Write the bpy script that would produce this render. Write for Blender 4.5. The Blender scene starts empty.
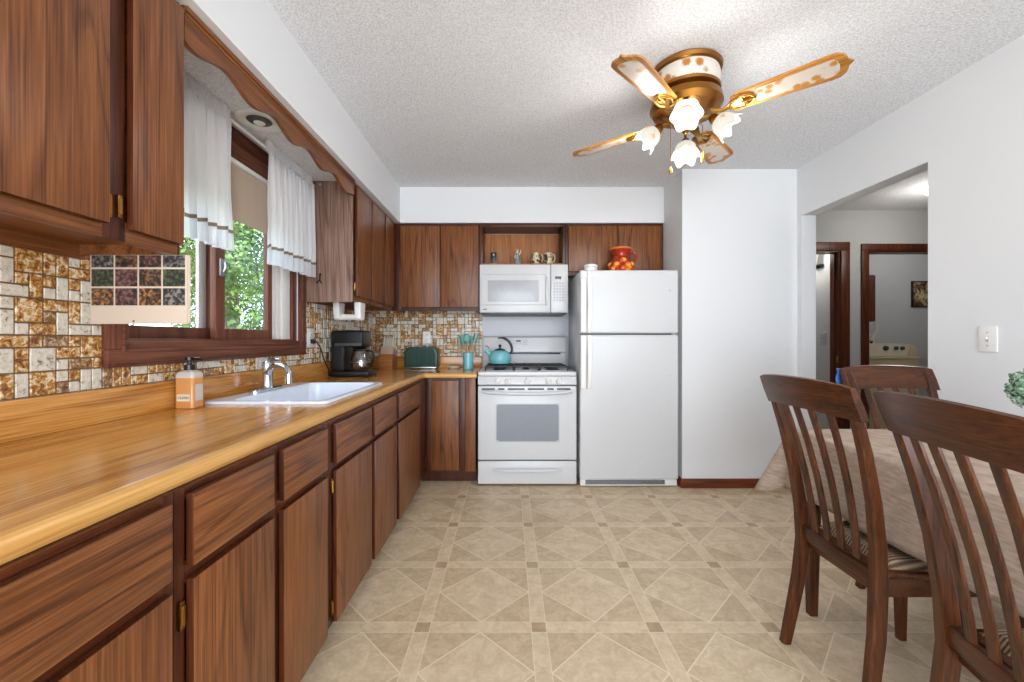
import bpy, bmesh, math, random
from mathutils import Vector, Matrix
random.seed(7)
PI = math.pi
C = bpy.context.scene.collection
def S(r, g, b):
    f = lambda c: (c/255/12.92) if c/255 <= 0.04045 else ((c/255+0.055)/1.055)**2.4
    return (f(r), f(g), f(b), 1.0)

# ------------------------------------------------------------------ camera
EYE = 1.131
cam_d = bpy.data.cameras.new('camera'); cam = bpy.data.objects.new('camera', cam_d); C.objects.link(cam)
cam.location = (0, 0, EYE); cam.rotation_euler = (PI/2, 0, 0)
cam_d.sensor_width = 36; cam_d.lens = 418/1024*36; cam_d.shift_x = 3/1024; cam_d.shift_y = -1/1024
cam_d.clip_start = 0.02
bpy.context.scene.camera = cam
# ------------------------------------------------------------------ world, sun, large lights, exposure
vs = bpy.context.scene.view_settings
vs.view_transform = 'Standard'; vs.look = 'None'; vs.gamma = 1; vs.use_curve_mapping = False; vs.exposure = 0.05
W = bpy.data.worlds.new('sky'); bpy.context.scene.world = W; W.use_nodes = True
wn = W.node_tree.nodes; wl = W.node_tree.links; wn.clear()
wo = wn.new('ShaderNodeOutputWorld'); wb = wn.new('ShaderNodeBackground'); wl.new(wb.outputs[0], wo.inputs[0])
wb.inputs[0].default_value = (0.74, 0.86, 1.0, 1); wb.inputs[1].default_value = 5.5
def lamp(name, kind, loc, energy, color=(1,1,1), rot=(0,0,0), size=None, size_y=None):
    d = bpy.data.lights.new(name, kind); o = bpy.data.objects.new(name, d); C.objects.link(o)
    o.location = loc; o.rotation_euler = rot; d.energy = energy; d.color = color
    if kind == 'AREA':
        d.shape = 'RECTANGLE'; d.size = size; d.size_y = size_y
    elif kind == 'POINT': d.shadow_soft_size = size or 0.05
    elif kind == 'SUN': d.angle = 0.03
    return o
sun = lamp('sun', 'SUN', (0, -5, 9), 2.6, (1, 0.95, 0.86))
sun.rotation_euler = Vector((-0.45, 0.55, -0.75)).to_track_quat('-Z', 'Y').to_euler()
lamp('rear_fill', 'AREA', (0.5, -2.45, 1.12), 108, (0.96, 0.98, 1.0), (PI/2, 0, 0), 3.2, 2.1)  # added fill light behind the camera, standing in for unseen daylight

# ------------------------------------------------------------------ object helpers
def thing(name, label, cat, loc=(0,0,0), rotz=0, group=None):
    o = bpy.data.objects.new(name, None); C.objects.link(o)
    o.location = loc; o.rotation_euler = (0, 0, rotz); o.empty_display_size = 0.05
    o['label'] = label; o['category'] = cat
    if group: o['group'] = group
    return o
def tag(o, label, cat, group=None, kind=None):
    o['label'] = label; o['category'] = cat
    if group: o['group'] = group
    if kind: o['kind'] = kind
    return o
def dup(root, loc, rotz, label, group=None):
    r = root.copy(); C.objects.link(r); r.location = loc; r.rotation_euler = (0, 0, rotz); r['label'] = label
    if group: r['group'] = group
    for ch in list(root.children):
        c = ch.copy(); C.objects.link(c); c.parent = r
        for g in list(ch.children):
            d = g.copy(); C.objects.link(d); d.parent = c
    return r
def boxes(name, lst, m, parent, b=0.0):
    for q in lst: MB().box(*q, b).build(name, m, parent)
class MB:
    """collects shapes; build() links them as one mesh"""
    def __init__(s): s.bm = bmesh.new()
    def _add(s, t, mi=0):
        for f in t.faces: f.material_index = mi
        me = bpy.data.meshes.new('t'); t.to_mesh(me); t.free(); s.bm.from_mesh(me); bpy.data.meshes.remove(me)
    def box(s, x0, x1, y0, y1, z0, z1, b=0.0, seg=2, mi=0, M=None):
        t = bmesh.new(); bmesh.ops.create_cube(t, size=1)
        for v in t.verts: v.co = Vector(((x0+x1)/2+v.co.x*(x1-x0), (y0+y1)/2+v.co.y*(y1-y0), (z0+z1)/2+v.co.z*(z1-z0)))
        if b > 0: bmesh.ops.bevel(t, geom=list(t.edges), offset=b, segments=seg, affect='EDGES', profile=0.6)
        if M is not None: bmesh.ops.transform(t, matrix=M, verts=t.verts)
        s._add(t, mi); return s
    def poly(s, pts, axis, a0, a1, mi=0, M=None, b=0):
        """extrude a 2D outline along axis x/y/z; pts in the other two coordinates, in xyz order"""
        t = bmesh.new()
        def mk(p, a):
            return {'x': (a, p[0], p[1]), 'y': (p[0], a, p[1]), 'z': (p[0], p[1], a)}[axis]
        A = [t.verts.new(mk(p, a0)) for p in pts]; B = [t.verts.new(mk(p, a1)) for p in pts]
        t.faces.new(A); t.faces.new(B[::-1]); n = len(pts)
        for i in range(n): t.faces.new((A[i], B[i], B[(i+1) % n], A[(i+1) % n]))
        bmesh.ops.recalc_face_normals(t, faces=t.faces)
        if b > 0: bmesh.ops.bevel(t, geom=list(t.edges), offset=b, segments=2, affect='EDGES', profile=0.6)
        if M is not None: bmesh.ops.transform(t, matrix=M, verts=t.verts)
        s._add(t, mi); return s
    def tube(s, pts, r, seg=10, mi=0, closed=False):
        pts = [Vector(p) for p in pts]; n = len(pts)
        rs = r if isinstance(r, (list, tuple)) else [r]*n
        t = bmesh.new(); rings = []; up = None
        for i, p in enumerate(pts):
            if closed: d = (pts[(i+1) % n]-pts[i-1]).normalized()
            else: d = (pts[min(i+1, n-1)]-pts[max(i-1, 0)]).normalized()
            if up is None:
                up = Vector((0,0,1)) if abs(d.z) < 0.9 else Vector((1,0,0))
            u = (up-d*up.dot(d)).normalized(); w = d.cross(u); up = u
            rings.append([t.verts.new(p+(u*math.cos(a)+w*math.sin(a))*rs[i]) for a in [2*PI*k/seg for k in range(seg)]])
        m = n if closed else n-1
        for i in range(m):
            a, b = rings[i], rings[(i+1) % n]
            for k in range(seg): t.faces.new((a[k], a[(k+1) % seg], b[(k+1) % seg], b[k]))
        if not closed: t.faces.new(rings[0][::-1]); t.faces.new(rings[-1])
        bmesh.ops.recalc_face_normals(t, faces=t.faces); s._add(t, mi); return s
    def lathe(s, prof, c=(0,0,0), seg=32, mi=0, M=None, wob=None):
        t = bmesh.new(); rings = []
        for (r, z) in prof:
            ring = []
            for k in range(seg):
                a = 2*PI*k/seg; rr = r; zz = z
                if wob: rr, zz = wob(r, z, a)
                ring.append(t.verts.new((rr*math.cos(a), rr*math.sin(a), zz)))
            rings.append(ring)
        for i in range(len(rings)-1):
            a, b = rings[i], rings[i+1]
            for k in range(seg): t.faces.new((a[k], a[(k+1) % seg], b[(k+1) % seg], b[k]))
        if prof[0][0] > 1e-4 and not wob: t.faces.new(rings[0][::-1])
        if prof[-1][0] > 1e-4 and not wob: t.faces.new(rings[-1])
        bmesh.ops.remove_doubles(t, verts=t.verts, dist=1e-5)
        bmesh.ops.recalc_face_normals(t, faces=t.faces)
        mat = Matrix.Translation(c) if M is None else Matrix.Translation(c) @ M
        bmesh.ops.transform(t, matrix=mat, verts=t.verts); s._add(t, mi); return s
    def bar(s, pts, side, w, th, mi=0, b=0.003):
        """swept rectangle; w along side, th along the normal; w/th may be lists"""
        pts = [Vector(p) for p in pts]; n = len(pts); side = Vector(side).normalized()
        ws = w if isinstance(w, (list, tuple)) else [w]*n; ts = th if isinstance(th, (list, tuple)) else [th]*n
        t = bmesh.new(); rings = []
        for i, p in enumerate(pts):
            d = (pts[min(i+1, n-1)]-pts[max(i-1, 0)]).normalized()
            sd = (side-d*side.dot(d)).normalized(); nn = d.cross(sd)
            hw, ht = ws[i]/2, ts[i]/2; c = min(b, hw*.6, ht*.6)
            loc = [(hw-c, ht), (-hw+c, ht), (-hw, ht-c), (-hw, -ht+c), (-hw+c, -ht), (hw-c, -ht), (hw, -ht+c), (hw, ht-c)]
            rings.append([t.verts.new(p+sd*a+nn*e) for a, e in loc])
        for i in range(n-1):
            for k in range(8): t.faces.new((rings[i][k], rings[i][(k+1) % 8], rings[i+1][(k+1) % 8], rings[i+1][k]))
        t.faces.new(rings[0][::-1]); t.faces.new(rings[-1])
        bmesh.ops.recalc_face_normals(t, faces=t.faces); s._add(t, mi); return s
    def grid(s, fn, nu, nv, mi=None):
        """surface from fn(i,j)->point; mi(i,j)->material index"""
        t = bmesh.new(); V = [[t.verts.new(fn(i, j)) for j in range(nv+1)] for i in range(nu+1)]
        fs = []
        for i in range(nu):
            for j in range(nv):
                f = t.faces.new((V[i][j], V[i+1][j], V[i+1][j+1], V[i][j+1])); f.material_index = mi(i, j) if mi else 0
        me = bpy.data.meshes.new('t'); t.to_mesh(me); t.free(); s.bm.from_mesh(me); bpy.data.meshes.remove(me); return s
    def ball(s, c, r, sx=1, sy=1, sz=1, seg=16, mi=0, M=None):
        t = bmesh.new(); bmesh.ops.create_uvsphere(t, u_segments=seg, v_segments=max(6, seg//2), radius=r)
        bmesh.ops.transform(t, matrix=Matrix.Translation(c) @ (M or Matrix()) @ Matrix.Diagonal((sx, sy, sz, 1)), verts=t.verts)
        s._add(t, mi); return s
    def build(s, name, mats, parent=None, world=True, smooth=True, angle=35):
        me = bpy.data.meshes.new(name)
        if parent is not None and world:
            p = parent; off = Vector((0,0,0))
            while p is not None: off += p.location; p = p.parent
            bmesh.ops.translate(s.bm, vec=-off, verts=s.bm.verts)
        s.bm.to_mesh(me); s.bm.free()
        for m in (mats if isinstance(mats, (list, tuple)) else [mats]): me.materials.append(m)
        if smooth:
            for p in me.polygons: p.use_smooth = True
            me.set_sharp_from_angle(angle=math.radians(angle))
        o = bpy.data.objects.new(name, me); C.objects.link(o)
        if parent is not None: o.parent = parent
        return o
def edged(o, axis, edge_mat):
    """dark edges: faces that do not face along axis take the edge material"""
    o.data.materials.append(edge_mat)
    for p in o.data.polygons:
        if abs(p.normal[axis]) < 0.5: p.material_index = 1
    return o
def struct(name, mb, m, parent=None, smooth=True):
    o = mb.build(name, m, parent, smooth=smooth)
    if parent is None: o['kind'] = 'structure'
    return o
def text(name, body, size, loc, rot, mat, parent, align='CENTER'):
    c = bpy.data.curves.new(name, 'FONT'); c.body = body; c.size = size; c.extrude = 0.0004; c.align_x = align; c.align_y = 'CENTER'
    o = bpy.data.objects.new(name, c); C.objects.link(o); c.materials.append(mat)
    p = parent; off = Vector((0,0,0))
    while p is not None: off += p.location; p = p.parent
    me = bpy.data.meshes.new_from_object(o); bpy.data.objects.remove(o)
    o = bpy.data.objects.new(name, me); C.objects.link(o)
    if not me.materials: me.materials.append(mat)
    o.parent = parent; o.location = Vector(loc)-off; o.rotation_euler = rot
    return o

# ------------------------------------------------------------------ materials
class NT:
    def __init__(s, name):
        s.m = bpy.data.materials.new(name); s.m.use_nodes = True; s.t = s.m.node_tree; s.t.nodes.clear()
        s.out = s.n('ShaderNodeOutputMaterial'); s.p = s.n('ShaderNodeBsdfPrincipled'); s.l(s.p.outputs[0], s.out.inputs[0])
        s.tc = None
    def n(s, k, **kw):
        x = s.t.nodes.new(k)
        for a, b in kw.items(): setattr(x, a, b)
        return x
    def l(s, a, b): s.t.links.new(a, b)
    def set(s, sock, v):
        if isinstance(v, bpy.types.NodeSocket): s.l(v, sock)
        else: sock.default_value = v
    def math(s, op, a, b=None, c=None):
        x = s.n('ShaderNodeMath', operation=op); s.set(x.inputs[0], a)
        if b is not None: s.set(x.inputs[1], b)
        if c is not None: s.set(x.inputs[2], c)
        return x.outputs[0]
    def obj(s):
        if s.tc is None: s.tc = s.n('ShaderNodeTexCoord')
        return s.tc.outputs['Object']
    def xyz(s, v=None):
        x = s.n('ShaderNodeSeparateXYZ'); s.l(v or s.obj(), x.inputs[0]); return x.outputs
    def mapv(s, scale=(1,1,1), loc=(0,0,0), v=None, rand=0):
        x = s.n('ShaderNodeMapping'); x.inputs['Scale'].default_value = scale; x.inputs['Location'].default_value = loc
        src = v or s.obj()
        if rand:
            oi = s.n('ShaderNodeObjectInfo'); k = s.math('MULTIPLY', oi.outputs['Random'], rand)
            a = s.n('ShaderNodeVectorMath', operation='ADD'); s.l(src, a.inputs[0]); s.l(k, a.inputs[1]); src = a.outputs[0]
        s.l(src, x.inputs['Vector']); return x.outputs[0]
    def noise(s, v, scale, detail=3, rough=0.5, dist=0):
        x = s.n('ShaderNodeTexNoise'); s.l(v, x.inputs['Vector'])
        x.inputs['Scale'].default_value = scale; x.inputs['Detail'].default_value = detail
        x.inputs['Roughness'].default_value = rough; x.inputs['Distortion'].default_value = dist; return x.outputs[0]
    def ramp(s, f, stops, interp='LINEAR'):
        x = s.n('ShaderNodeValToRGB'); s.l(f, x.inputs[0]); e = x.color_ramp.elements; x.color_ramp.interpolation = interp
        while len(e) > 1: e.remove(e[0])
        e[0].position = stops[0][0]; e[0].color = stops[0][1]
        for p, c in stops[1:]:
            q = e.new(p); q.color = c
        return x.outputs[0]
    def mix(s, f, a, b, mode='MIX'):
        x = s.n('ShaderNodeMix', data_type='RGBA', blend_type=mode); s.set(x.inputs[0], f); s.set(x.inputs[6], a); s.set(x.inputs[7], b); return x.outputs[2]
    def bump(s, h, strength, dist=0.01):
        x = s.n('ShaderNodeBump'); x.inputs['Strength'].default_value = strength; x.inputs['Distance'].default_value = dist
        s.l(h, x.inputs['Height']); s.l(x.outputs[0], s.p.inputs['Normal'])
    def fin(s, col=None, rough=0.5, metal=0, spec=None, coat=0):
        if col is not None: s.set(s.p.inputs['Base Color'], col)
        s.set(s.p.inputs['Roughness'], rough); s.p.inputs['Metallic'].default_value = metal
        if spec is not None: s.p.inputs['Specular IOR Level'].default_value = spec
        if coat: s.p.inputs['Coat Weight'].default_value = coat; s.p.inputs['Coat Roughness'].default_value = 0.12
        return s.m
def plain(name, col, rough=0.5, metal=0, spec=None, nz=0.04, sc=25):
    n = NT(name); f = n.noise(n.mapv(), sc, 2)
    dark = tuple(c*(1-nz*2) for c in col[:3])+(1,)
    return n.fin(n.mix(f, dark, tuple(min(1, c*(1+nz)) for c in col[:3])+(1,)), rough, metal, spec)
def emis(name, col, strength):
    n = NT(name); n.p.inputs['Emission Color'].default_value = col; n.p.inputs['Emission Strength'].default_value = strength
    return n.fin(col, 0.4)
def wood(name, dark, mid, light, axis='z', rough=0.35, fine=1.0, bands=9, coat=0, spec=0.32, plank=None):
    n = NT(name)
    st = {'x': (0.09, 1, 1), 'y': (1, 0.09, 1), 'z': (1, 1, 0.09)}[axis]
    v = n.mapv(rand=13.0)
    vs_ = n.mapv(st, v=v)
    big = n.noise(vs_, 5.0, 2, 0.5, 0.4)
    rings = n.math('FRACT', n.math('MULTIPLY', big, bands))
    tri = n.math('ABSOLUTE', n.math('SUBTRACT', n.math('MULTIPLY', rings, 2), 1))
    st2 = tuple(a*(0.16 if a < 1 else 1) for a in st)
    fib = n.noise(n.mapv(st2, v=v), 210*fine, 2, 0.6)
    streak = n.noise(n.mapv(st, v=v), 42, 3, 0.6)
    tri = n.ramp(tri, [(0.0, (0,0,0,1)), (0.30, (1,1,1,1))])
    f = n.math('ADD', n.math('MULTIPLY', tri, 0.13), n.math('ADD', n.math('MULTIPLY', fib, 0.58), n.math('MULTIPLY', streak, 0.34)))
    col = n.ramp(f, [(0.40, dark), (0.56, mid), (0.74, light)])
    if plank:
        cc = n.xyz(); a = cc[{'x': 0, 'y': 1, 'z': 2}[plank[0]]]
        k = n.math('FLOOR', n.math('DIVIDE', a, plank[1]))
        wn_ = n.n('ShaderNodeTexWhiteNoise', noise_dimensions='1D'); n.l(k, wn_.inputs['W'])
        col = n.mix(n.math('MULTIPLY', wn_.outputs[0], plank[2]), col, dark)
    n.bump(fib, 0.12, 0.002)
    return n.fin(col, rough, 0, spec, coat)

D, Mi, L = S(74, 39, 18), S(114, 67, 35), S(144, 91, 51)
CAB_V = wood('walnut_cabinet_vertical', D, Mi, L, 'z')
CAB_H = wood('walnut_cabinet_lengthwise', D, Mi, L, 'y')
CAB_X = wood('walnut_cabinet_crosswise', D, Mi, L, 'x')
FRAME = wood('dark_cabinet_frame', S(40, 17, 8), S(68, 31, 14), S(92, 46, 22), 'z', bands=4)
FRAME_H = wood('dark_cabinet_rail', S(48, 20, 9), S(80, 37, 17), S(106, 54, 26), 'y', bands=4)
SIDE = wood('window_washed_walnut', S(92, 66, 54), S(130, 100, 86), S(162, 134, 120), 'z', rough=0.45)  # walnut end panel with the wash of window light mixed into its colours
VAL = wood('valance_wood', S(84, 46, 22), S(116, 68, 35), S(140, 88, 48), 'y', bands=4)
TRIMW = wood('window_trim_wood', S(76, 40, 26), S(108, 62, 44), S(134, 84, 62), 'y', rough=0.4, bands=3)
TRIMV = wood('window_trim_upright_wood', S(76, 40, 26), S(108, 62, 44), S(134, 84, 62), 'z', rough=0.4, bands=3)
DOORW = wood('doorway_wood', S(56, 24, 12), S(86, 42, 22), S(110, 60, 34), 'z', rough=0.35, bands=3)
BASEW = wood('baseboard_wood', S(76, 32, 16), S(108, 50, 26), S(128, 66, 38), 'x', rough=0.4, bands=3)
OAK = wood('oak_niche_wood', S(120, 66, 30), S(160, 98, 50), S(186, 126, 72), 'z', bands=10)
COUNT = wood('butcher_block_laminate', S(158, 98, 38), S(206, 144, 68), S(230, 174, 98), 'y', rough=0.2, bands=3, plank=('x', 0.045, 0.22), coat=0.3)
COUNTX = wood('butcher_block_laminate_crosswise', S(158, 98, 38), S(206, 144, 68), S(230, 174, 98), 'x', rough=0.2, bands=3, plank=('y', 0.045, 0.22), coat=0.3)
CHAIRW = wood('dark_chair_wood', S(38, 17, 8), S(72, 36, 16), S(98, 54, 26), 'z', rough=0.3, bands=3, coat=0.1)
CHAIRH = wood('dark_chair_rail_wood', S(38, 17, 8), S(72, 36, 16), S(98, 54, 26), 'y', rough=0.3, bands=3, coat=0.1)
BLADE = wood('fan_blade_wood', S(120, 72, 24), S(176, 118, 50), S(205, 150, 80), 'x', rough=0.35, bands=6)
BLOCK = wood('knife_block_wood', S(110, 60, 26), S(150, 90, 46), S(176, 116, 66), 'x', rough=0.4, bands=4)
BRASS = plain('brass', S(176, 132, 62), 0.28, 1)
OLDBRASS = plain('antique_brass', S(150, 104, 50), 0.35, 1)
CHROME = plain('chrome', S(205, 212, 222), 0.12, 1, nz=0.01)
STEEL = plain('brushed_steel', S(170, 170, 172), 0.35, 1)
WHITE_AP = plain('white_enamel', S(206, 207, 209), 0.28, nz=0.01)
WHITE_PL = plain('white_plastic', S(232, 231, 228), 0.4, nz=0.01)
OFFW = plain('off_white_plastic', S(212, 206, 190), 0.4, nz=0.01)
GREY_AP = plain('light_grey_plastic', S(176, 178, 182), 0.4, nz=0.02)
DGREY = plain('dark_grey_plastic', S(70, 72, 76), 0.4)
BLACK = plain('black_plastic', S(14, 14, 16), 0.32)
IRON = plain('cast_iron', S(30, 32, 36), 0.55)
DARKGAP = plain('dark_gap', S(28, 22, 20), 0.7)
SINKW = plain('white_sink_enamel', S(226, 232, 242), 0.16, nz=0.01)
TEAL = plain('teal_enamel', S(118, 186, 196), 0.22, nz=0.03)
TEALM = plain('teal_silicone', S(112, 178, 172), 0.5, nz=0.05)
BEIGE = plain('beige_enamel', S(222, 204, 170), 0.35, nz=0.02)
BEIGE_L = plain('ivory_enamel', S(236, 228, 208), 0.35, nz=0.02)
SILVER_D = plain('display_glass', S(52, 58, 52), 0.15)
def wallmat(name, col, rough=0.75, b=0.06):
    n = NT(name); f = n.noise(n.mapv(), 60, 3); n.bump(f, b, 0.002)
    g = n.noise(n.mapv(), 1.2, 2)
    return n.fin(n.mix(g, tuple(c*0.97 for c in col[:3])+(1,), col), rough)
WALL = wallmat('white_wall_paint', S(224, 225, 227))
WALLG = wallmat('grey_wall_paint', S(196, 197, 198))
WALLB = wallmat('pale_grey_splash_panel', S(206, 208, 214), 0.4)
def popcorn():
    n = NT('popcorn_ceiling'); v = n.mapv()
    a = n.noise(v, 120, 3, 0.7); b = n.n('ShaderNodeTexVoronoi'); n.l(v, b.inputs['Vector']); b.inputs['Scale'].default_value = 72
    h = n.math('ADD', n.math('MULTIPLY', n.ramp(a, [(0.42, (0,0,0,1)), (0.6, (1,1,1,1))]), 0.7), n.math('MULTIPLY', n.math('SUBTRACT', 1, b.outputs[0]), 0.5))
    n.bump(h, 0.6, 0.007)
    c = n.ramp(a, [(0.36, S(212, 213, 216)), (0.56, S(242, 243, 246))])
    return n.fin(c, 0.9)
POP = popcorn()
def floor_mat():
    n = NT('vinyl_floor'); x, y, z = n.xyz()
    P = 0.457
    def d(c, o): return n.math('ABSOLUTE', n.math('SUBTRACT', n.math('FRACT', n.math('ADD', n.math('DIVIDE', n.math('SUBTRACT', c, o), P), 0.5)), 0.5))
    fu, fv = d(x, 0.117), d(y, 1.647)
    sw = 0.0295/P
    inu = n.math('LESS_THAN', fu, sw); inv = n.math('LESS_THAN', fv, sw)
    strip = n.math('MAXIMUM', inu, inv); both = n.math('MULTIPLY', inu, inv)
    lw = 0.0042
    lu = n.math('LESS_THAN', n.math('ABSOLUTE', n.math('SUBTRACT', fu, sw)), lw); lv = n.math('LESS_THAN', n.math('ABSOLUTE', n.math('SUBTRACT', fv, sw)), lw)
    s_ = n.math('ADD', n.math('SUBTRACT', 0.5, fu), n.math('SUBTRACT', 0.5, fv))
    dl = n.math('LESS_THAN', n.math('ABSOLUTE', n.math('SUBTRACT', s_, 0.436)), 0.0075)
    tri = n.math('GREATER_THAN', s_, 0.436)
    nz = n.noise(n.mapv(), 16, 5, 0.65, 0.8); nz2 = n.noise(n.mapv(), 60, 3, 0.6, 0.5)
    m = n.math('ADD', n.math('MULTIPLY', nz, 0.7), n.math('MULTIPLY', nz2, 0.3))
    def tone(a, b): return n.ramp(m, [(0.36, a), (0.5, tuple((p+q)/2 for p, q in zip(a, b))), (0.62, b)])
    base = tone(S(196, 174, 141), S(221, 201, 171)); tr = tone(S(184, 160, 128), S(210, 188, 157))
    stp = tone(S(200, 178, 146), S(223, 204, 174)); line = S(227, 210, 182); sq = tone(S(166, 140, 110), S(186, 161, 130))
    c = n.mix(tri, base, tr)
    nots = n.math('SUBTRACT', 1, strip)
    c = n.mix(n.math('MULTIPLY', dl, nots), c, line)
    c = n.mix(strip, c, stp); c = n.mix(both, c, sq)
    c = n.mix(n.math('MULTIPLY', n.math('MAXIMUM', lu, lv), 0.8), c, line)
    st = n.noise(n.mapv(loc=(3.1, 0.4, 0)), 1.7, 4, 0.6)
    c = n.mix(n.ramp(st, [(0.56, (0,0,0,1)), (0.72, (0.5,0.5,0.5,1))]), c, S(160, 134, 92))
    n.bump(m, 0.08, 0.002)
    return n.fin(c, 0.42, 0, 0.4)
FLOOR = floor_mat()
def tilem(name, stops, sc, rough=0.25):
    n = NT(name); f = n.noise(n.mapv(), sc, 5, 0.7, 0.6); return n.fin(n.ramp(f, stops), rough)
T_CREAM = tilem('cream_tile', [(0.34, S(120, 112, 100)), (0.42, S(205, 196, 178)), (0.7, S(232, 226, 212))], 70)
T_AMBER = tilem('amber_tile', [(0.36, S(96, 58, 26)), (0.45, S(160, 104, 42)), (0.53, S(200, 152, 80)), (0.60, S(226, 214, 186))], 60)
T_BROWN = tilem('brown_tile', [(0.36, S(92, 62, 36)), (0.5, S(150, 106, 60)), (0.64, S(204, 190, 164))], 70)
GROUT = plain('tile_grout', S(112, 84, 54), 0.8)
def glass(name, tint=(1,1,1,1), k=0.08):
    n = NT(name); g = n.n('ShaderNodeBsdfGlossy'); g.inputs['Roughness'].default_value = 0.02
    t = n.n('ShaderNodeBsdfTransparent'); t.inputs[0].default_value = tint
    m = n.n('ShaderNodeMixShader'); m.inputs[0].default_value = k
    n.l(t.outputs[0], m.inputs[1]); n.l(g.outputs[0], m.inputs[2]); n.l(m.outputs[0], n.out.inputs[0]); return n.m
GLASS = glass('window_glass')
GLASS_T = glass('tinted_window_glass', (0.93, 0.98, 1.0, 1), 0.08)
CARAFE = glass('carafe_glass', (0.8, 0.8, 0.8, 1), 0.12)
def cloth(name, col, trans=0.5, transp=0.1):
    n = NT(name); d = n.n('ShaderNodeBsdfDiffuse'); t = n.n('ShaderNodeBsdfTranslucent'); d.inputs[0].default_value = col; t.inputs[0].default_value = col
    m = n.n('ShaderNodeMixShader'); m.inputs[0].default_value = trans; n.l(d.outputs[0], m.inputs[1]); n.l(t.outputs[0], m.inputs[2])
    q = n.n('ShaderNodeBsdfTransparent'); m2 = n.n('ShaderNodeMixShader'); m2.inputs[0].default_value = transp
    n.l(m.outputs[0], m2.inputs[1]); n.l(q.outputs[0], m2.inputs[2]); n.l(m2.outputs[0], n.out.inputs[0]); return n.m
CURT = cloth('white_curtain_cotton', S(238, 238, 240), 0.4, 0.02)
SHEER = cloth('sheer_curtain_band', S(235, 236, 240), 0.5, 0.22)
STRIPE = cloth('taupe_curtain_stripe', S(140, 122, 106), 0.3, 0.0)
SHADE = cloth('brown_shade_fabric', S(158, 130, 112), 0.35, 0.0)
def linen():
    n = NT('beige_linen'); a = n.noise(n.mapv((1, 1, 6)), 22, 4, 0.6); b = n.noise(n.mapv((90, 90, 90)), 8, 1)
    f = n.math('ADD', n.math('MULTIPLY', a, 0.75), n.math('MULTIPLY', b, 0.25)); n.bump(f, 0.2, 0.003)
    return n.fin(n.ramp(f, [(0.3, S(138, 119, 106)), (0.5, S(168, 149, 132)), (0.7, S(190, 171, 152))]), 0.8)
LINEN = linen()
def rattan():
    n = NT('woven_cushion'); x, y, z = n.xyz()
    w = n.math('SINE', n.math('MULTIPLY', y, 600)); w2 = n.math('SINE', n.math('MULTIPLY', x, 900))
    f = n.math('ADD', n.math('MULTIPLY', w, 0.35), n.math('ADD', n.math('MULTIPLY', w2, 0.05), 0.5)); n.bump(f, 0.6, 0.004)
    return n.fin(n.ramp(f, [(0.15, S(66, 50, 40)), (0.5, S(116, 94, 72)), (0.8, S(158, 134, 104))]), 0.7)
RATTAN = rattan()
def floral(name, base, flower, sc=11, th=0.5, rough=0.3):
    n = NT(name); v = n.n('ShaderNodeTexVoronoi'); n.l(n.mapv(), v.inputs['Vector']); v.inputs['Scale'].default_value = sc
    nz = n.noise(n.mapv(), sc*9, 3, 0.6); f = n.math('ADD', v.outputs[0], n.math('MULTIPLY', nz, 0.5))
    return n.fin(n.ramp(f, [(th-0.12, flower), (th, tuple((a+b)/2 for a, b in zip(flower, base))), (th+0.06, base)]), rough)
CERAM = floral('floral_ceramic_band', S(214, 206, 196), S(176, 112, 44), 20, 0.64)
INLAY = floral('floral_blade_inlay', S(200, 190, 180), S(182, 126, 56), 22, 0.62)
BN = NT('frosted_lit_glass'); bv = BN.n('ShaderNodeTexVoronoi'); BN.l(BN.mapv(), bv.inputs['Vector']); bv.inputs['Scale'].default_value = 17
bf = BN.math('ADD', bv.outputs[0], BN.math('MULTIPLY', BN.noise(BN.mapv(), 120, 3), 0.5))
bc_ = BN.ramp(bf, [(0.42, (0.9, 0.55, 0.22, 1)), (0.52, (1, 0.88, 0.68, 1)), (0.6, (1, 0.94, 0.82, 1))])
BN.l(bc_, BN.p.inputs['Emission Color']); BN.p.inputs['Emission Strength'].default_value = 0.72
BULB = BN.fin(BN.mix(1.0, bc_, (0.10, 0.10, 0.10, 1), 'MULTIPLY'), 0.4)
BULB_C = emis('lit_bulb', (1.0, 0.93, 0.8, 1), 2.5)
DOME = emis('lit_ceiling_dome', (1.0, 0.97, 0.9, 1), 2.2)
# ------------------------------------------------------------------ room shell
XL, XR, YB, CZ, SZ = -1.28, 2.205, 3.90, 2.44, 2.134
struct('floor', MB().box(-1.5, 6.2, -2.7, 6.4, -0.08, 0), FLOOR)
struct('ceiling', MB().box(-1.5, 6.2, -2.7, 6.4, CZ, CZ+0.1), POP)
WY0, WY1, WZ0, WZ1 = 1.37, 2.54, 1.10, 2.13         # rough window opening
wl_ = MB()
wl_.box(XL-0.16, XL, -2.6, WY0, 0, CZ).box(XL-0.16, XL, WY1, 4.06, 0, CZ).box(XL-0.16, XL, WY0, WY1, 0, WZ0).box(XL-0.16, XL, WY0, WY1, WZ1, CZ)
wall_left = struct('wall_left', wl_, WALL)
wall_back = struct('wall_back', MB().box(XL-0.16, XR, YB, YB+0.16, 0, CZ), WALLB)
OY0, OY1, OZ = 2.20, 3.151, 2.07
wr = MB().box(XR, XR+0.109, -2.6, OY0, 0, CZ).box(XR, XR+0.109, OY0, OY1, OZ, CZ).box(XR, XR+0.109, OY1, 4.22, 0, CZ)
struct('wall_right', wr, WALL)
struct('wall_closet', MB().box(1.326, XR, 3.2, YB, 0, CZ), WALL)
struct('wall_rear', MB().box(XL-0.16, -1.2, -2.7, -2.6, 0, CZ).box(2.15, XR+0.109, -2.7, -2.6, 0, CZ).box(-1.2, 2.15, -2.7, -2.6, 2.2, CZ), WALL)
added_door = MB()
for x0, x1 in ((-1.2, -1.12), (0.44, 0.52), (2.07, 2.15)): added_door.box(x0, x1, -2.66, -2.6, 0, 2.2)
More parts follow.
